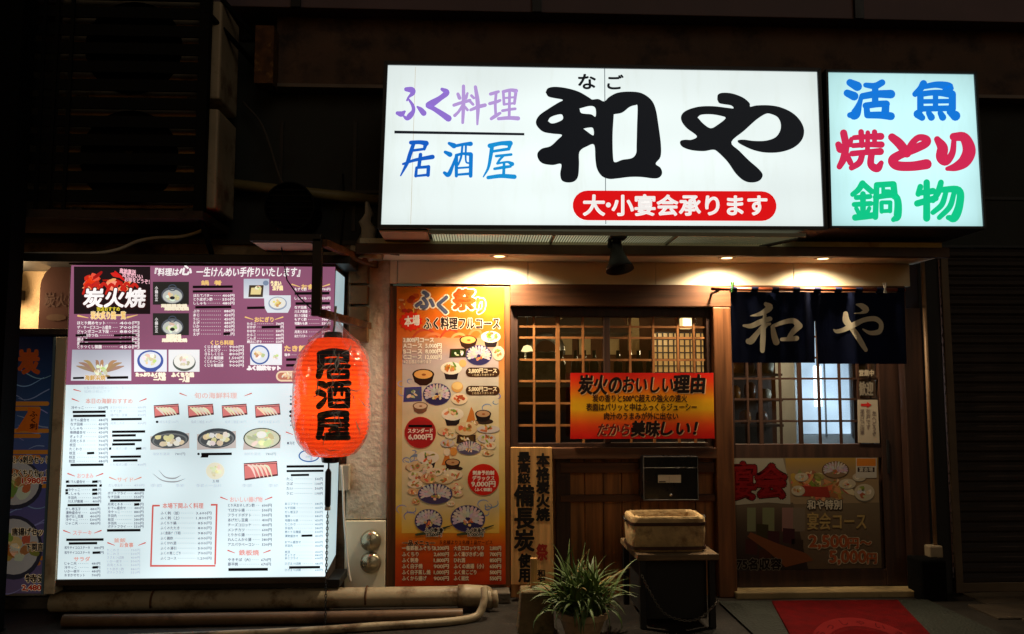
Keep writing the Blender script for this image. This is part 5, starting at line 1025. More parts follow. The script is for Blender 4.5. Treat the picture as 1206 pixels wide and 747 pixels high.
def rrect(x0, x1, y0, y1, r_, z, n=6):
    out = []
    for cx_, cy_, a0 in ((x1-r_, y1-r_, 0), (x0+r_, y1-r_, 90), (x0+r_, y0+r_, 180), (x1-r_, y0+r_, 270)):
        for i in range(n): a = R(a0+90*i/(n-1)); out.append((cx_+r_*math.cos(a), cy_+r_*math.sin(a), z))
    return out
def shell(rings):
    n_ = len(rings[0]); rj = random.Random(4); rings = [[(x+rj.gauss(0, .0016), y+rj.gauss(0, .0016), zz+(rj.gauss(0, .0028) if 2 < i < 6 else 0)) for x, y, zz in r_] for i, r_ in enumerate(rings)]; return MB().add([v for r_ in rings for v in r_], [(i*n_+k, i*n_+(k+1) % n_, (i+1)*n_+(k+1) % n_, (i+1)*n_+k) for i in range(len(rings)-1) for k in range(n_)]+[tuple(range(n_-1, -1, -1)), tuple(range((len(rings)-1)*n_, len(rings)*n_))])
clay = mat('pale_fired_clay', (190, 160, 112), .9, noise=.28, scale=9, bump=.7, bscale=42, dirt=((112, 84, 54), 6, .53))
z = zt_+.001; t_ = .035
shell([rrect(x0+.012, x1-.012, yb0+.012, yb1-.012, .04, z), rrect(x0+.004, x1-.004, yb0+.004, yb1-.004, .042, z+.01), rrect(x0, x1, yb0, yb1, .045, z+ht*.5), rrect(x0, x1, yb0, yb1, .045, z+ht-.012), rrect(x0+.006, x1-.006, yb0+.006, yb1-.006, .042, z+ht-.002), rrect(x0+t_-.006, x1-t_+.006, yb0+t_-.006, yb1-t_+.006, .03, z+ht), rrect(x0+t_, x1-t_, yb0+t_, yb1-t_, .028, z+ht-.008), rrect(x0+t_+.004, x1-t_-.004, yb0+t_+.004, yb1-t_-.004, .026, z+.06)]).build('clay_body', clay, bz, smooth=True).modifiers.new('edge', 'EDGE_SPLIT').split_angle = R(35)
for zz in (z+.012, z+ht-.05):
    MB().add([v for r_ in (rrect(x0-.003, x1+.003, yb0-.003, yb1+.003, .047, zz), rrect(x0-.003, x1+.003, yb0-.003, yb1+.003, .047, zz+.018)) for v in r_], [(k, (k+1) % 24, 24+(k+1) % 24, 24+k) for k in range(24)]).build('metal_band', mat('brown_iron_band', (74, 50, 38), .5, .4, noise=.3), bz, solid=.004)
b = MB(); b.tube([(x1+.004, -.56, z+ht-.04), (x1+.02, -.56, z+ht-.03), (x1+.022, -.54, z+ht-.01), (x1+.02, -.5, z+ht-.012), (x1+.004, -.49, z+ht-.04)], .004, 6); b.build('handle', BLACK_METAL(), bz, smooth=True); b = MB(); b.tube([(x0-.004, -.56, z+ht-.04), (x0-.02, -.56, z+ht-.03), (x0-.02, -.5, z+ht-.02), (x0-.004, -.49, z+ht-.04)], .004, 6); b.build('handle', BLACK_METAL(), bz, smooth=True)
MB().add(rrect(x0+t_, x1-t_, yb0+t_, yb1-t_, .028, z+ht*.55), [tuple(range(24))]).build('ash_bed', mat('grey_brown_ash', (120, 98, 72), .95, noise=.4, scale=20, bump=.8, bscale=60), bz)
# chain strung across the stand
P0, P1, P2 = W(756, 678, -.735), W(806, 731, -.74), W(846, 708, -.735)
pts = spline([tuple(P0), tuple(W(766, 698, -.738)), tuple(W(782, 722, -.74)), tuple(P1), tuple(W(826, 727, -.738)), tuple(P2)], 9); b = MB()
cum = [0]
for a, c in zip(pts[:-1], pts[1:]): cum.append(cum[-1]+np.linalg.norm(c-a))
nl = int(cum[-1]/.0145)
for i in range(nl):
    s = (i+.5)*cum[-1]/nl; j = max(0, min(len(pts)-2, int(np.searchsorted(cum, s))-1)); f_ = (s-cum[j])/(cum[j+1]-cum[j]); p_ = Vector(pts[j]+(pts[j+1]-pts[j])*f_); d_ = Vector(pts[j+1]-pts[j]).normalized(); y_ = Vector((0, 1, 0)); n_ = d_.cross(y_).normalized(); w_ = y_ if i % 2 else n_
    b.tube([p_+d_*(.0105*math.cos(a))+w_*(.0055*math.sin(a)) for a in np.linspace(0, 2*math.pi, 11)], .0022, 5, cap=False)
tag(b.build('chain', mat('dull_steel_chain', (120, 114, 104), .4, .8, noise=.2), smooth=True), 'steel chain sagging across the front of the dark stand', 'chain')

# ---- concrete block with stake, potted plant
Yb = -.76; x0, x1 = W(614, 720, Yb).x, W(651, 720, Yb).x; zb2 = W(632, 697, Yb).z
b = MB(); b.add([(x0-.02, Yb, 0), (x1+.01, Yb, 0), (x1+.01, Yb+.17, 0), (x0-.02, Yb+.17, 0), (x0, Yb, zb2), (x1, Yb, zb2), (x1, Yb+.15, zb2), (x0, Yb+.15, zb2)], [(0,3,2,1),(4,5,6,7),(0,1,5,4),(1,2,6,5),(2,3,7,6),(3,0,4,7)])
tag(b.build('concrete_block', mat('mossy_concrete', (128, 108, 74), .85, noise=.3, scale=6, bump=.5, bscale=40, dirt=((80, 72, 44), 6, .5)), bev=.01), 'mossy concrete block standing left of the potted plant', 'block')
b = MB(); sx0, sx1, sz0, sz1 = RC(624.5, 657, 632.5, 697, Yb+.08); b.box(sx0, sx1, Yb+.06, Yb+.09, zb2+.001, sz1); tag(b.build('wooden_stake', WOOD_PALE(), bev=.003), 'short wooden stake standing on the mossy concrete block', 'stake')
PY = -.82; pc = W(686, 735, PY); prim = W(686, 719, PY).z
pp = thing('potted_plant', (pc.x, PY, 0), 'spider plant with long arching green leaves in a clay pot', 'plant')
MB().lathe((pc.x, PY, 0), [(.0, .004), (.085, 0), (.125, prim-.03), (.14, prim-.03), (.142, prim), (.125, prim), (.118, prim-.02), (0, prim-.022)], 36).build('pot', mat('pale_clay_pot', (176, 146, 108), .75, noise=.2, scale=5, dirt=((110, 90, 60), 5, .55)), pp, smooth=True).modifiers.new('edge', 'EDGE_SPLIT').split_angle = R(35)
rnd = random.Random(3)
lv = MB(); dry = MB()
for i in range(290):
    a = rnd.uniform(0, 2*math.pi); tilt = rnd.random()**.8; ln = rnd.uniform(.20, .38)*(1.0 if tilt > .25 else 1.1); bx, by = pc.x+rnd.gauss(0, .045), PY+rnd.gauss(0, .035)
    d = Vector((math.cos(a)*(1 if math.sin(a) < .55 else .6), math.sin(a)*.8, 0)); el = R(92-42*tilt+rnd.uniform(-12, 10)); droop = rnd.uniform(1.4, 3.0)*(0.35+tilt)
    p_ = Vector((bx, by, prim-.03)); n_ = 9; w0 = rnd.uniform(.006, .0105); side_ = Vector((-math.sin(a), math.cos(a), 0)); tw = rnd.uniform(-.5, .5); vs = []
    for k in range(n_+1):
        t_ = k/n_; w_ = w0*(1-t_**2.2)*(.55+.9*min(1, t_*3)) if k < n_ else .0006
        dr = d*math.cos(el)+Vector((0, 0, math.sin(el))); up_ = side_.cross(dr).normalized(); s_ = (side_*math.cos(tw*t_)+up_*math.sin(tw*t_))
        vs += [p_-s_*w_+up_*w_*.35, p_-up_*w_*.1, p_+s_*w_+up_*w_*.35]; p_ = p_+dr*(ln/n_); el -= droop/n_*(.4+t_*1.1)
    (dry if rnd.random() < .05 else lv).add(vs, [f for k in range(n_) for f in ((3*k, 3*k+1, 3*k+4, 3*k+3), (3*k+1, 3*k+2, 3*k+5, 3*k+4))])
lm = mat('spider_plant_leaf', (86, 108, 52), .5, noise=.35, scale=9, dirt=((146, 154, 96), 14, .57), spec=.5)
lv.build('leaves', lm, pp, smooth=True); dry.build('dry_leaves', mat('dry_leaf_straw', (150, 124, 70), .7, noise=.3, scale=9), pp, smooth=True)

# ================================================================ door curtain, rod, clips
Yn = -.20
rz = W(950, 341, Yn).z; rx0, rx1 = W(838, 341, Yn).x, W(1066, 341, Yn).x
rod = thing('curtain_rod', ((rx0+rx1)/2, Yn, rz-.02), 'thin reddish wooden rod above the dark blue door curtain', 'rod')
MB().tube([(rx0, Yn, rz), (rx1, Yn, rz)], .011, 14).build('pole', mat('reddish_rod', (130, 62, 34), .4, noise=.2, scale=6), rod, smooth=True)
for px in (846, 1062): x = W(px, 341, Yn).x; MB().tube([(x, Yn, rz-.012), (x, -.051, rz-.012)], .008, 8).build('hook', BLACK_METAL(), rod, smooth=True)
navy = mat('navy_cotton', (16, 24, 52), .9, noise=.25, scale=5, bump=.25, bscale=220, spec=.1)
def wave(x, z, z0): return .012*math.sin(x*17+1)+.007*math.sin(x*41)+.014*(z0-z)*math.sin(x*9+2)
nr = thing('door_curtain', ((rx0+rx1)/2, Yn, W(950, 428, Yn).z), 'dark blue split door curtain with two white brush characters', 'curtain')
NZ0, NZ1 = W(950, 427.5, Yn).z, rz-.018
sx = W(961.5, 400, Yn).x; cut = W(962, 377, Yn).z; e0, e1 = W(861, 390, Yn).x, W(1066, 390, Yn).x
def cloth(xa, xb, z0, z1, nx, nz, taper=0):
    b = MB(); vs = []
    for j in range(nz+1):
        z = z1+(z0-z1)*j/nz
        for i in range(nx+1):
            x = xa+(xb-xa)*i/nx
            if taper: x += taper*(.006)*max(0, (cut-z)/(cut-NZ0))*(i/nx if taper < 0 else 1-i/nx)
            vs.append((x, Yn+wave(x, z, NZ1), z))
    return b.add(vs, [(j*(nx+1)+i, (j+1)*(nx+1)+i, (j+1)*(nx+1)+i+1, j*(nx+1)+i+1) for j in range(nz) for i in range(nx)])
cloth(e0, sx-.006, NZ0, NZ1, 44, 24, -1).build('curtain_panel', navy, nr, smooth=True); cloth(sx+.004, e1, NZ0-.006, NZ1, 44, 24, 1).build('curtain_panel', navy, nr, smooth=True)
cloth(sx-.0061, sx+.0041, cut, NZ1, 2, 6).build('centre_seam', navy, nr, smooth=True)
k = 9
for i in range(k):
    b = MB()
    x = e0+.02+(e1-e0-.04)*i/(k-1); b.add([v for v in MB().tube([(x-.022, Yn, rz), (x+.022, Yn, rz)], .0145, 12, cap=False).v], [f for f in MB().tube([(x-.022, Yn, rz), (x+.022, Yn, rz)], .0145, 12, cap=False).f]); b.box(x-.022, x+.022, Yn-.006, Yn+.006, NZ1-.004, rz-.006); b.build('loop', navy, nr)
def on_cloth(px, py, d):
    p_ = W(px, py, Yn); return Vector((p_.x, Yn+wave(p_.x, p_.z, NZ1)-.003-d, p_.z))
P = Print(0, .0005, on_cloth); o = (870, 340); k = 6.347; WH = (232, 222, 196)
P.strokes([[(205,115,26),(238,138,42),(190,175,34),(140,195,22),(85,205,6)], [(30,278,14),(90,280,30),(160,250,34),(240,225,30)], [(198,200,24),(186,280,34),(180,380,40),(175,462,34)], [(180,285,30),(130,340,32),(90,390,42),(66,395,34)], [(185,305,20),(215,270,22),(240,262,16)],
  [(260,285,24),(270,350,34),(285,402,36)], [(265,278,22),(340,250,28),(410,242,34),(448,280,40)], [(446,282,40),(400,330,34),(372,372,28)], [(322,380,22),(380,378,26),(430,372,32)],
  [(868,122,10),(915,132,36),(950,160,38),(910,182,14),(852,188,5)], [(796,185,24),(800,240,36),(828,285,32)], [(712,308,10),(735,320,24),(785,308,28),(850,272,34),(930,236,30),(1015,226,32),(1068,262,34),(1055,318,34),(985,332,26),(922,305,10)], [(825,285,26),(870,350,36),(910,410,38),(945,458,28)]], lambda s: WH, 0, o, k, 6, 1.2)
P.build('lettering', print_mat('cloth_dye', 0, .9, spec=.05), nr)
for nm, px, col, lab in (('peg', 862, (60, 120, 50), 'small green clothes peg on the left end of the curtain rod'), ('peg', 1041, (200, 200, 190), 'small white clothes peg on the right end of the curtain rod')):
    x = W(px, 338, Yn).x; b = MB(); s = .006
    b.add([(x-.012, Yn-.02, rz-.022), (x-.002, Yn-.02, rz-.022), (x+.012, Yn-.02, rz+.045), (x+.003, Yn-.02, rz+.045), (x-.012, Yn-.012, rz-.022), (x-.002, Yn-.012, rz-.022), (x+.012, Yn-.012, rz+.045), (x+.003, Yn-.012, rz+.045)], [(0,1,2,3),(7,6,5,4),(0,4,5,1),(1,5,6,2),(2,6,7,3),(3,7,4,0)])
    b.add([(x+.004, Yn-.011, rz-.022), (x+.014, Yn-.011, rz-.022), (x-.001, Yn-.011, rz+.045), (x-.011, Yn-.011, rz+.045), (x+.004, Yn-.003, rz-.022), (x+.014, Yn-.003, rz-.022), (x-.001, Yn-.003, rz+.045), (x-.011, Yn-.003, rz+.045)], [(0,1,2,3),(7,6,5,4),(0,4,5,1),(1,5,6,2),(2,6,7,3),(3,7,4,0)])
    tag(b.build(nm, mat('peg_plastic_%d' % px, col, .5, noise=.05)), lab, 'clothes peg')

# ---- door poster and paper notice
Yp = .014
dp = thing('door_poster', (W(950, 671, Yp).x, Yp, W(950, 670, Yp).z), 'shade-dimmed banquet poster with red heading and prices on the lower door', 'poster')
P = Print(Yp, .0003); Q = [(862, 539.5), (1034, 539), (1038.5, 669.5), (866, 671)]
P.vgrad(Q, [(0, (150, 134, 104)), (.45, (134, 116, 90)), (1, (112, 92, 72))], 0)
P.vgrad([(925, 540), (1034, 539.5), (1035.5, 592), (928, 594)], [(0, (190, 150, 70)), (.3, (170, 140, 100)), (1, (170, 146, 112))], .5)
P.vgrad([(864, 594), (934, 592), (952, 671), (867, 671)], [(0, (120, 104, 84)), (.3, (90, 74, 60)), (1, (52, 42, 38))], .6)
for x in (880, 898, 921, 934): P.rect(x, 598, x+rc(10, 14), 626, jit((150, 130, 104), 14), 1)
P.poly([(958, 660), (925, 668), (905, 650), (880, 632), (884, 627), (915, 640), (950, 652)], (140, 84, 50), 2)
for x, y in ((897, 622), (910, 630), (928, 627), (938, 640), (884, 640), (900, 652)): P.poly([(x-6, y+12), (x+8, y+14), (x+8, y-4), (x-6, y-5)], jit((74, 50, 40), 10), 1.6)
P.poly([(866, 595), (905, 592), (931, 594), (930, 570), (922, 540), (863, 540)], (186, 178, 156), 2)
P.text('宴', 861, 546, 890, 588, (150, 22, 26), 3, .07, res=5, outline=(40, 12, 16), ow=.1); P.text('会', 891, 548, 925, 586, (150, 22, 26), 3, .07, res=5, outline=(40, 12, 16), ow=.1)
sashimi(P, 984, 553.5, 16, 10, 3, (150, 120, 90), (60, 46, 36)); food(P, 952, 566, 22, 12, 2.5, TAN, 26); food(P, 975, 578, 40, 9, 2.2, TAN, 22)
for x, y, rx, ry in ((940, 578, 8, 6), (998, 570, 10, 6), (1018, 580, 12, 10), (944, 562, 8, 5), (1012, 562, 8, 5)): plate(P, x, y, rx, ry, 3, (214, 200, 170), PALE+TAN)
P.poly([(938, 584), (978, 586), (975, 574), (940, 572)], (170, 60, 46), 2.8)
P.rect(1008, 539.5, 1032.5, 563, (214, 206, 190), 4); P.rect(1009, 540, 1031.5, 549, (232, 140, 50), 4.5); P.rect(1010, 550.5, 1030, 556, (60, 40, 40), 4.5); P.text('宴会場', 1012, 550.7, 1028, 555.6, (236, 226, 206), 5, .02)
P.text('和や特別', 951, 589, 991, 600, (236, 224, 196), 4, .04, outline=(40, 30, 26), ow=.12)
P.text('宴会コース', 951, 604, 1020, 624, (206, 176, 110), 4, .03, res=4, outline=(130, 104, 74), ow=.05)
P.text('2,500', 953, 628, 998, 646, (196, 104, 60), 4, .035, res=5, outline=(236, 214, 176), ow=.09); P.text('円〜', 999, 633, 1026, 646, (196, 104, 60), 4, .035, outline=(236, 214, 176), ow=.09)
P.text('5,000', 977, 646, 1020, 664, (196, 104, 60), 4, .035, res=5, outline=(236, 214, 176), ow=.09); P.text('円', 1021, 651, 1033, 664, (196, 104, 60), 4, .035, outline=(236, 214, 176), ow=.09)
P.text('75名収容', 868, 658, 920, 671, (40, 30, 28), 4, .04, outline=(150, 140, 124), ow=.1)
P.build('printed_sheet', print_mat('shade_dimmed_door_print', 0, .6, .5, spec=.1), dp)  # inks darkened evenly to carry the shade of the recessed door
Yp = .016
pn = thing('paper_notice', (W(1023, 521, Yp).x, Yp, W(1023, 521, Yp).z), 'white paper notice with red arrow on the door glass', 'notice')
b = MB(); b.slab([W(1010.5, 521.5, Yp), W(1036, 522, Yp), W(1033.5, 471, Yp), W(1010, 471, Yp)], .002); b.build('sheet', mat('aged_white_paper', (164, 152, 132), .8, noise=.08), pn)
P = Print(Yp-.0008, .0003); P.poly([(1014, 478.5), (1021, 478.5), (1021, 480.5), (1026.5, 477), (1021, 473.5), (1021, 475.5), (1014, 475.5)], (186, 36, 30), 1)
P.text('足元にご注意', 1013, 482, 1018, 512, (110, 96, 90), 1, .02, vert=True); P.text('引戸です', 1020, 482, 1025, 506, (120, 104, 96), 1, .02, vert=True); P.text('左へどうぞ', 1027, 484, 1032, 514, (110, 96, 90), 1, .02, vert=True)
P.build('lettering', print_mat('poster_print'), pn)
b = thing('paper_label', (W(1020, 445, Yp).x, Yp, W(1020, 470, Yp).z), 'small printed stickers on the door glass above the paper notice', 'sticker')
P = Print(Yp, .0004); P.text('営業中', 1012, 436, 1029, 443, (170, 156, 134), 1, .05, outline=(70, 60, 52), ow=.14); P.text('歓迎', 1012, 450, 1028, 466, (130, 120, 104), 1, .05, outline=(60, 52, 46), ow=.14); P.build('lettering', print_mat('poster_print'), b)

# ---- mats
mz = .014
C0, C1 = G(846, 708, mz), G(1092, 706, mz)
b = MB(); y0 = C0.y; b.add([(C0.x, y0, mz-.01), (C1.x, C1.y, mz-.01), (C1.x+.02, -1.6, mz-.01), (C0.x-.02, -1.6, mz-.01), (C0.x, y0, mz), (C1.x, C1.y, mz), (C1.x+.02, -1.6, mz), (C0.x-.02, -1.6, mz)], [(0,1,2,3),(7,6,5,4),(0,4,5,1),(1,5,6,2),(2,6,7,3),(3,7,4,0)])
mm = mat('dark_green_rubber', (34, 36, 27), .75, noise=.2, bump=0); nt = mm.node_tree; vo = nt.nodes.new('ShaderNodeTexVoronoi'); vo.inputs['Scale'].default_value = 55; tc = nt.nodes.new('ShaderNodeTexCoord'); bp = nt.nodes.new('ShaderNodeBump'); bp.inputs['Strength'].default_value = .8; bp.inputs['Distance'].default_value = .006
nt.links.new(tc.outputs['Object'], vo.inputs['Vector']); nt.links.new(vo.outputs['Distance'], bp.inputs['Height']); nt.links.new(bp.outputs[0], nt.nodes['Principled BSDF'].inputs['Normal'])
tag(b.build('rubber_mat', mm), 'large dark green rubber mat on the pavement before the door', 'mat')
rz_ = mz+.012; A, B_ = G(909, 707.5, rz_), G(1057, 706.5, rz_); D_, E_ = G(931, 748, rz_), G(1097, 748, rz_)
ex = lambda a, b_, k_: a+(b_-a)*k_; D_ = ex(A, D_, 2.6); E_ = ex(B_, E_, 2.6)
rm = thing('door_mat', ((A.x+B_.x)/2, A.y, rz_-.01), 'red door mat with arched white lettering lying before the door', 'door mat')
lo_ = [Vector((v.x, v.y, mz+.001)) for v in (A, B_, E_, D_)]; b = MB(); b.add(lo_+[A, B_, E_, D_], [(0,1,2,3),(7,6,5,4),(0,4,5,1),(1,5,6,2),(2,6,7,3),(3,7,4,0)])
b.build('pile', mat('red_mat_pile', (92, 7, 9), .95, noise=.25, scale=14, bump=.9, bscale=260, spec=.1), rm)
def on_mat(px, py, d): p_ = G(px, py, rz_); return Vector((p_.x, p_.y, rz_+.001+d))
def mat_uv(u, v, d):   # u across 0..1, v down the mat 0..1
    p_ = A*(1-u)*(1-v)+B_*u*(1-v)+E_*u*v+D_*(1-u)*v; return Vector((p_.x, p_.y, rz_+.001+d))
P = Print(0, .0005, mat_uv)
arc = lambda a, r_: (.5+r_*.42*math.cos(a), .62-r_*.42*math.sin(a)*.98)
n = 30; o1 = [arc(math.pi*(1-i/n), 1.0) for i in range(n+1)]; o2 = [arc(math.pi*(1-i/n), .78) for i in range(n+1)]
P.poly(o1+o2, (108, 26, 26), 0, [(i, i+1, n+2+i, n+1+i) for i in range(n)])
P.poly([arc(2*math.pi*i/40, .70) for i in range(40)], (82, 6, 8), 0)
s_ = 'いらっしゃいませ'
for i, ch in enumerate(s_):
    a = math.pi*(.88-.76*i/(len(s_)-1)); vs, fs = glyphs(ch, 4); h = .062
    cxy = np.array(arc(a, .89)); ux = np.array((math.sin(a), math.cos(a))); uy = np.array((math.cos(a), -math.sin(a)))
    pts = [cxy+ux*(v[0]-.5)*h*1.25+uy*(v[1]-.38)*h*1.1 for v in vs]; P.poly([tuple(p) for p in pts], (60, 5, 8), 1, fs)
P.build('lettering', print_mat('mat_dye', 0, .95, spec=.05), rm)

# ---- right hand side: shutter, drain pole, meter plate
sh = thing('roller_shutter', (W(1160, 690, -.03).x, -.03, 0), 'dark brown closed roller shutter to the right of the door', 'shutter')
x0 = xp1+.012; z1 = W(1160, 293, -.01).z; b = MB(); ns = 34; vs = []; zz = 0.06
prof = []
for i in range(ns): z0_ = .06+(z1-.06)*i/ns; dz = (z1-.06)/ns; prof += [(-.004, z0_), (-.02, z0_+dz*.25), (-.022, z0_+dz*.6), (-.004, z0_+dz*.92)]
b.add([(x, y, z) for x in (x0, xr) for y, z in prof], [(i, len(prof)+i, len(prof)+i+1, i+1) for i in range(len(prof)-1)])
b.build('slat', mat('brown_shutter_paint', (46, 36, 30), .5, noise=.2, scale=3, dirt=((30, 24, 20), 3, .5)), sh, solid=.003)
MB().box(x0, xr, -.028, .01, .012, .07).build('bottom_bar', mat('dull_bar_metal', (96, 80, 62), .5, .3, noise=.2), sh, bev=.003)
MB().box(xp1, xp1+.05, -.05, -.03, .012, z1).build('guide_rail', mat('dull_bar_metal', (96, 80, 62)), sh, bev=.003)
x = W(1096, 520, -.07).x
dpi = thing('drain_pole', (x, -.07, 0), 'thin grey down pipe with pale square foot right of the door', 'down pipe')
MB().tube([(x, -.07, W(1102, 655, -.07).z), (x, -.07, SOF+.1)], .013, 14).build('tube', mat('grey_brown_pipe', (140, 112, 84), .45, .2, noise=.2), dpi, smooth=True)
a_, c_, d_, e_ = RC(1094, 643, 1110, 657, -.1); MB().box(a_, c_, -.11, -.03, d_, e_).build('foot', mat('pale_plastic_foot', (150, 134, 108), .5, noise=.2), dpi, bev=.008)
b = MB(); b.pbox(1086, 660, 1116, 712, -.2, -.022); tag(b.build('kerb_stone', mat('dark_kerb_stone', (13, 12, 11), .95, spec=.1, noise=.3, scale=5, bump=.4), bev=.012), 'dark stone block at the foot of the down pipe', 'stone')

# ================================================================ inside, seen through the lattice
fx_ = W(967, 470, 1.5)
fg = thing('drinks_cabinet', (fx_.x, 1.5, .05), 'brightly lit white glass fronted drinks cabinet inside the door', 'cabinet')
x0, x1, z0, z1 = RC(942, 424, 1000, 497, 1.5); z1 += .35; z0 -= .1
MB().box(x0-.04, x1+.04, 1.505, 1.95, .05, z1+.06).build('body', mat('white_cabinet_enamel', (200, 204, 210), .4, noise=.05), fg, bev=.006)
MB().box(x0, x1, 1.498, 1.504, z0, z1).build('lit_front', glow('cool_cabinet_light', (205, 226, 255), 1.25, .35, 3.0, .3), fg)
b = MB()
for xx in (x0-.012, (x0+x1)/2-.006, x1): b.box(xx, xx+.012, 1.484, 1.497, z0-.02, z1)
b.build('door_frame', mat('grey_cabinet_frame', (120, 124, 132), .4, noise=.05), fg)
lt = W(960, 455, 1.35); sp_ = thing('strip_lamp', (lt.x, 1.3, lt.z-.06), 'bright white fluorescent lamp glowing inside the door', 'lamp')
MB().lathe((lt.x, 1.3, lt.z), [(0, -.17), (.03, -.168), (.032, -.15), (.032, .15), (.03, .168), (0, .17)], 20).build('lamp_tube', glow('cool_lamp_glow', (236, 246, 255), 4.0), sp_, smooth=True)
MB().tube([(lt.x, 1.3, lt.z+.17), (lt.x, 1.3, 2.5)], .006, 6).build('cord', BLACK_METAL(), sp_)
def lamp_point(name, loc, en, col, r_=.08):
    ld = bpy.data.lights.new(name, 'POINT'); ld.energy = en; ld.color = col; ld.shadow_soft_size = r_; lo = bpy.data.objects.new(name, ld); COL.objects.link(lo); lo.location = loc; return lo
l_ = lamp_point('strip_lamp_light', (0, -.16, .02), 7, (.75, .88, 1)); l_.parent = sp_
# counter and shelf
cx0, cx1 = W(590, 440, .9).x, W(790, 440, .9).x; cz = W(650, 452, .9).z
ct = thing('bar_counter', ((cx0+cx1)/2, 1.1, .05), 'wooden bar counter with steel top behind the lattice window', 'counter')
MB().box(cx0, cx1, .92, 1.5, .05, cz-.03).build('front', WOOD_REDX(), ct); MB().box(cx0, cx1, .88, 1.52, cz-.029, cz).build('worktop', mat('steel_worktop', (170, 174, 168), .3, .7, noise=.1), ct, bev=.004)
gcx0, gcx1, gz0_, gz1_ = RC(598, 426, 660, 447, .95)
gl = thing('glass_case', ((gcx0+gcx1)/2, 1.0, cz), 'low glass display case standing on the bar counter', 'display case'); MB().box(gcx0, gcx1, .95, 1.2, cz+.002, gz1_).build('case', mat('pale_glass_case', (176, 190, 182), .15, noise=.3, scale=14), gl, bev=.004); MB().box(gcx0, gcx1, .948, 1.202, gz1_+.001, gz1_+.015).build('top_edge', mat('steel_worktop', (170, 174, 168)), gl)
for i in range(9):
    px = 662+i*13+random.uniform(-3, 3); x = W(px, 440, 1.05).x; h = .26; cl = (60, 62, 40)
    t_ = MB().lathe((x, 1.05, cz+.002), [(0, 0), (.036, 0), (.036, h*.6), (.014, h*.78), (.014, h), (0, h)], 16).build('bottle', mat('bottle_glass_%d' % (sum(cl)), cl, .15, noise=.1), smooth=True)
    tag(t_, 'dark glass sake bottle standing on the bar counter behind the lattice', 'bottle', 'bottles on the bar counter')
for i, px in enumerate((602, 613, 626, 638, 650)):
    x = W(px, 425, 1.0).x; h_ = .07; b = MB(); pr_ = []
    for j in range(int(h_/.012)): pr_ += [(.03, j*.012), (.06, j*.012+.009), (.06, j*.012+.0115)]
    b.lathe((x, 1.08, gz1_+.016), [(0, 0)]+pr_+[(0, h_)], 20); tag(b.build('plate_stack', mat('white_glazed_china', (220, 222, 216), .25, noise=.05)), 'small pile of white plates on the glass case of the bar', 'plates', 'piles of plates on the bar')
for i, px in enumerate((668, 690, 724, 748, 862)):
    c_ = W(px, 392, 2.9); tag(MB().box(c_.x-.06, c_.x+.06, 2.985, 2.997, c_.z-.22, c_.z+.16).build('menu_strip', mat('yellowed_paper_strip', (214, 190, 140), .8, noise=.15)), 'narrow yellowed paper strip pinned on the back wall inside', 'paper strip', 'paper strips on the back wall')
# warm pendant, extractor hood, lit paper screen
lt = W(621, 415, 1.3); pd = thing('pendant_lamp', (lt.x, 1.3, lt.z-.08), 'small warm pendant lamp hanging over the bar counter', 'lamp')
MB().lathe((lt.x, 1.3, lt.z), [(0, -.06), (.045, -.045), (.055, 0), (.03, .05), (0, .06)], 20).build('lamp_globe', glow('warm_pendant_glow', (255, 214, 150), 2.2), pd, smooth=True); MB().tube([(lt.x, 1.3, lt.z+.05), (lt.x, 1.3, 2.5)], .005, 6).build('cord', BLACK_METAL(), pd)
l_ = lamp_point('pendant_light', (0, -.16, .0), 30, (1, .72, .42)); l_.parent = pd
hx0, hx1, hz0, hz1 = RC(648, 378, 745, 392, 1.5); hd = thing('extractor_hood', ((hx0+hx1)/2, 1.7, hz0), 'grey steel extractor hood with round duct inside the window', 'extractor hood')
MB().add([(hx0, 1.5, hz0), (hx1, 1.5, hz0), (hx1, 2.2, hz0), (hx0, 2.2, hz0), (hx0+.2, 1.7, hz1+.1), (hx1-.1, 1.7, hz1+.1), (hx1-.1, 2.2, hz1+.1), (hx0+.2, 2.2, hz1+.1)], [(0,3,2,1),(4,5,6,7),(0,1,5,4),(1,2,6,5),(2,3,7,6),(3,0,4,7)]).build('canopy', mat('dull_steel', (150, 148, 140), .35, .6, noise=.15), hd)
dc = W(643, 414, 1.5); MB().tube([dc+Vector((.13*math.cos(a), 0, .13*math.sin(a))) for a in np.linspace(-.2, math.pi*.95, 14)], .035, 14).build('duct', mat('dull_steel', (150, 148, 140)), hd, smooth=True)
sx0, sx1, sz0, sz1 = RC(768, 392, 832, 445, 2.4); ss = thing('paper_screen', ((sx0+sx1)/2, 2.4, sz0), 'warm lit paper screen with fine grid at back of the room', 'screen')
MB().box(sx0, sx1, 2.41, 2.43, sz0-.4, sz1).build('paper', glow('warm_screen_paper', (236, 176, 100), .5, .3, 2.5, .4), ss); b = MB(); n = 11
for i in range(n): x = sx0+(sx1-sx0)*i/(n-1); b.box(x-.006, x+.006, 2.39, 2.405, sz0-.4, sz1)
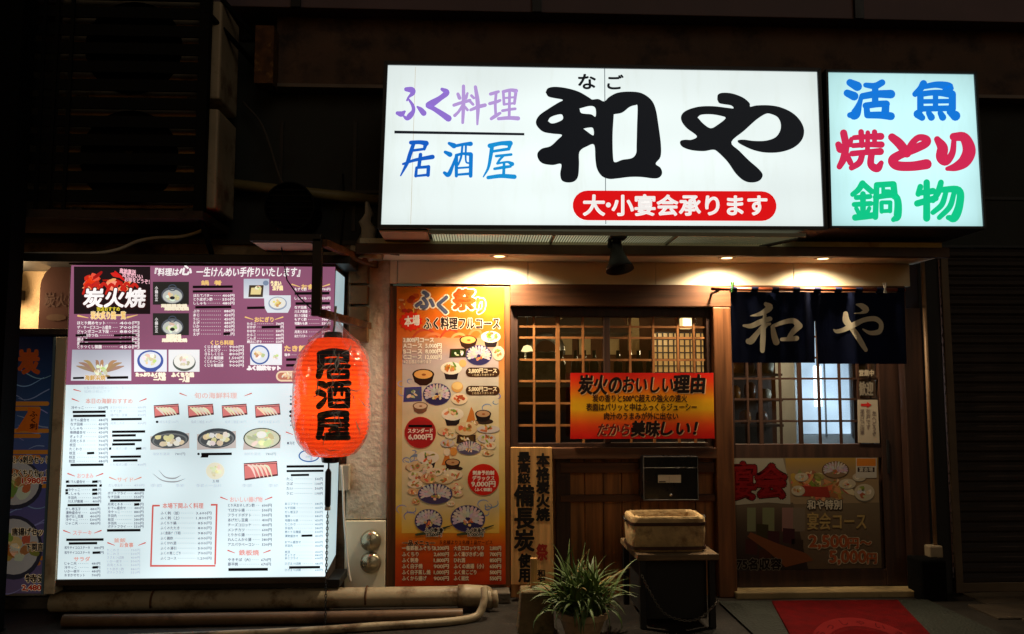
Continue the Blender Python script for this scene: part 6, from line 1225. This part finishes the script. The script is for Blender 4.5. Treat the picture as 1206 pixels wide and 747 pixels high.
for i in range(14): z = sz0-.4+(sz1-sz0+.4)*i/13; b.box(sx0, sx1, 2.388, 2.4065, z-.006, z+.006)
b.build('lattice', WOOD_DARK(), ss)
for px, py in ((815, 380), (778, 385)): 
    pass
bl_ = W(808, 381, 2.0); b = thing('shelf_lamp', (bl_.x, 2.0, bl_.z-.1), 'warm square wall lamp glowing high inside the window', 'lamp'); MB().box(bl_.x-.05, bl_.x+.05, 1.95, 2.05, bl_.z-.05, bl_.z+.05).build('lamp_shade', glow('warm_box_lamp', (255, 210, 140), 1.6), b, bev=.008); MB().tube([(bl_.x, 2, bl_.z+.05), (bl_.x, 2, 2.5)], .005, 6).build('cord', BLACK_METAL(), b)
l_ = lamp_point('shelf_lamp_light', (0, -.12, .1), 30, (1, .7, .4)); l_.parent = b
# stored things seen in the door's left panes
shf = thing('back_shelf', (W(890, 460, 1.2).x, 1.3, .05), 'dark wooden shelf unit inside the door on the left', 'shelf')
x0, x1 = W(850, 460, 1.2).x, W(922, 460, 1.2).x
for px in (440, 470, 500): z = W(890, px, 1.2).z; MB().box(x0, x1, 1.2, 1.45, z-.02, z).build('shelf_board', WOOD_REDX(), shf)
MB().box(x0, x1, 1.452, 1.47, .05, 2.2).build('back_panel', WOOD_DARK(), shf)
for i, (px, py) in enumerate(((872, 440), (884, 440), (907, 440), (868, 470), (886, 470), (904, 470), (880, 500), (900, 500))):
    p_ = W(px, py, 1.25); h = random.uniform(.08, .16); ci = i % 3; cl = ((176, 110, 50), (90, 48, 26), (180, 170, 150))[ci]
    t_ = MB().lathe((p_.x, 1.3, W(890, py, 1.2).z+.001), [(0, 0), (.04, 0), (.05, h*.4), (.045, h*.8), (.02, h), (0, h)], 16).build('jar', mat('jar_glaze_%d' % sum(cl), cl, .3, noise=.2), smooth=True)
    tag(t_, ('amber', 'dark brown', 'pale grey')[ci]+' glazed jar on the '+{440: 'top', 470: 'middle', 500: 'bottom'}[py]+' shelf board inside the door', 'jar', 'jars on the shelf inside the door')
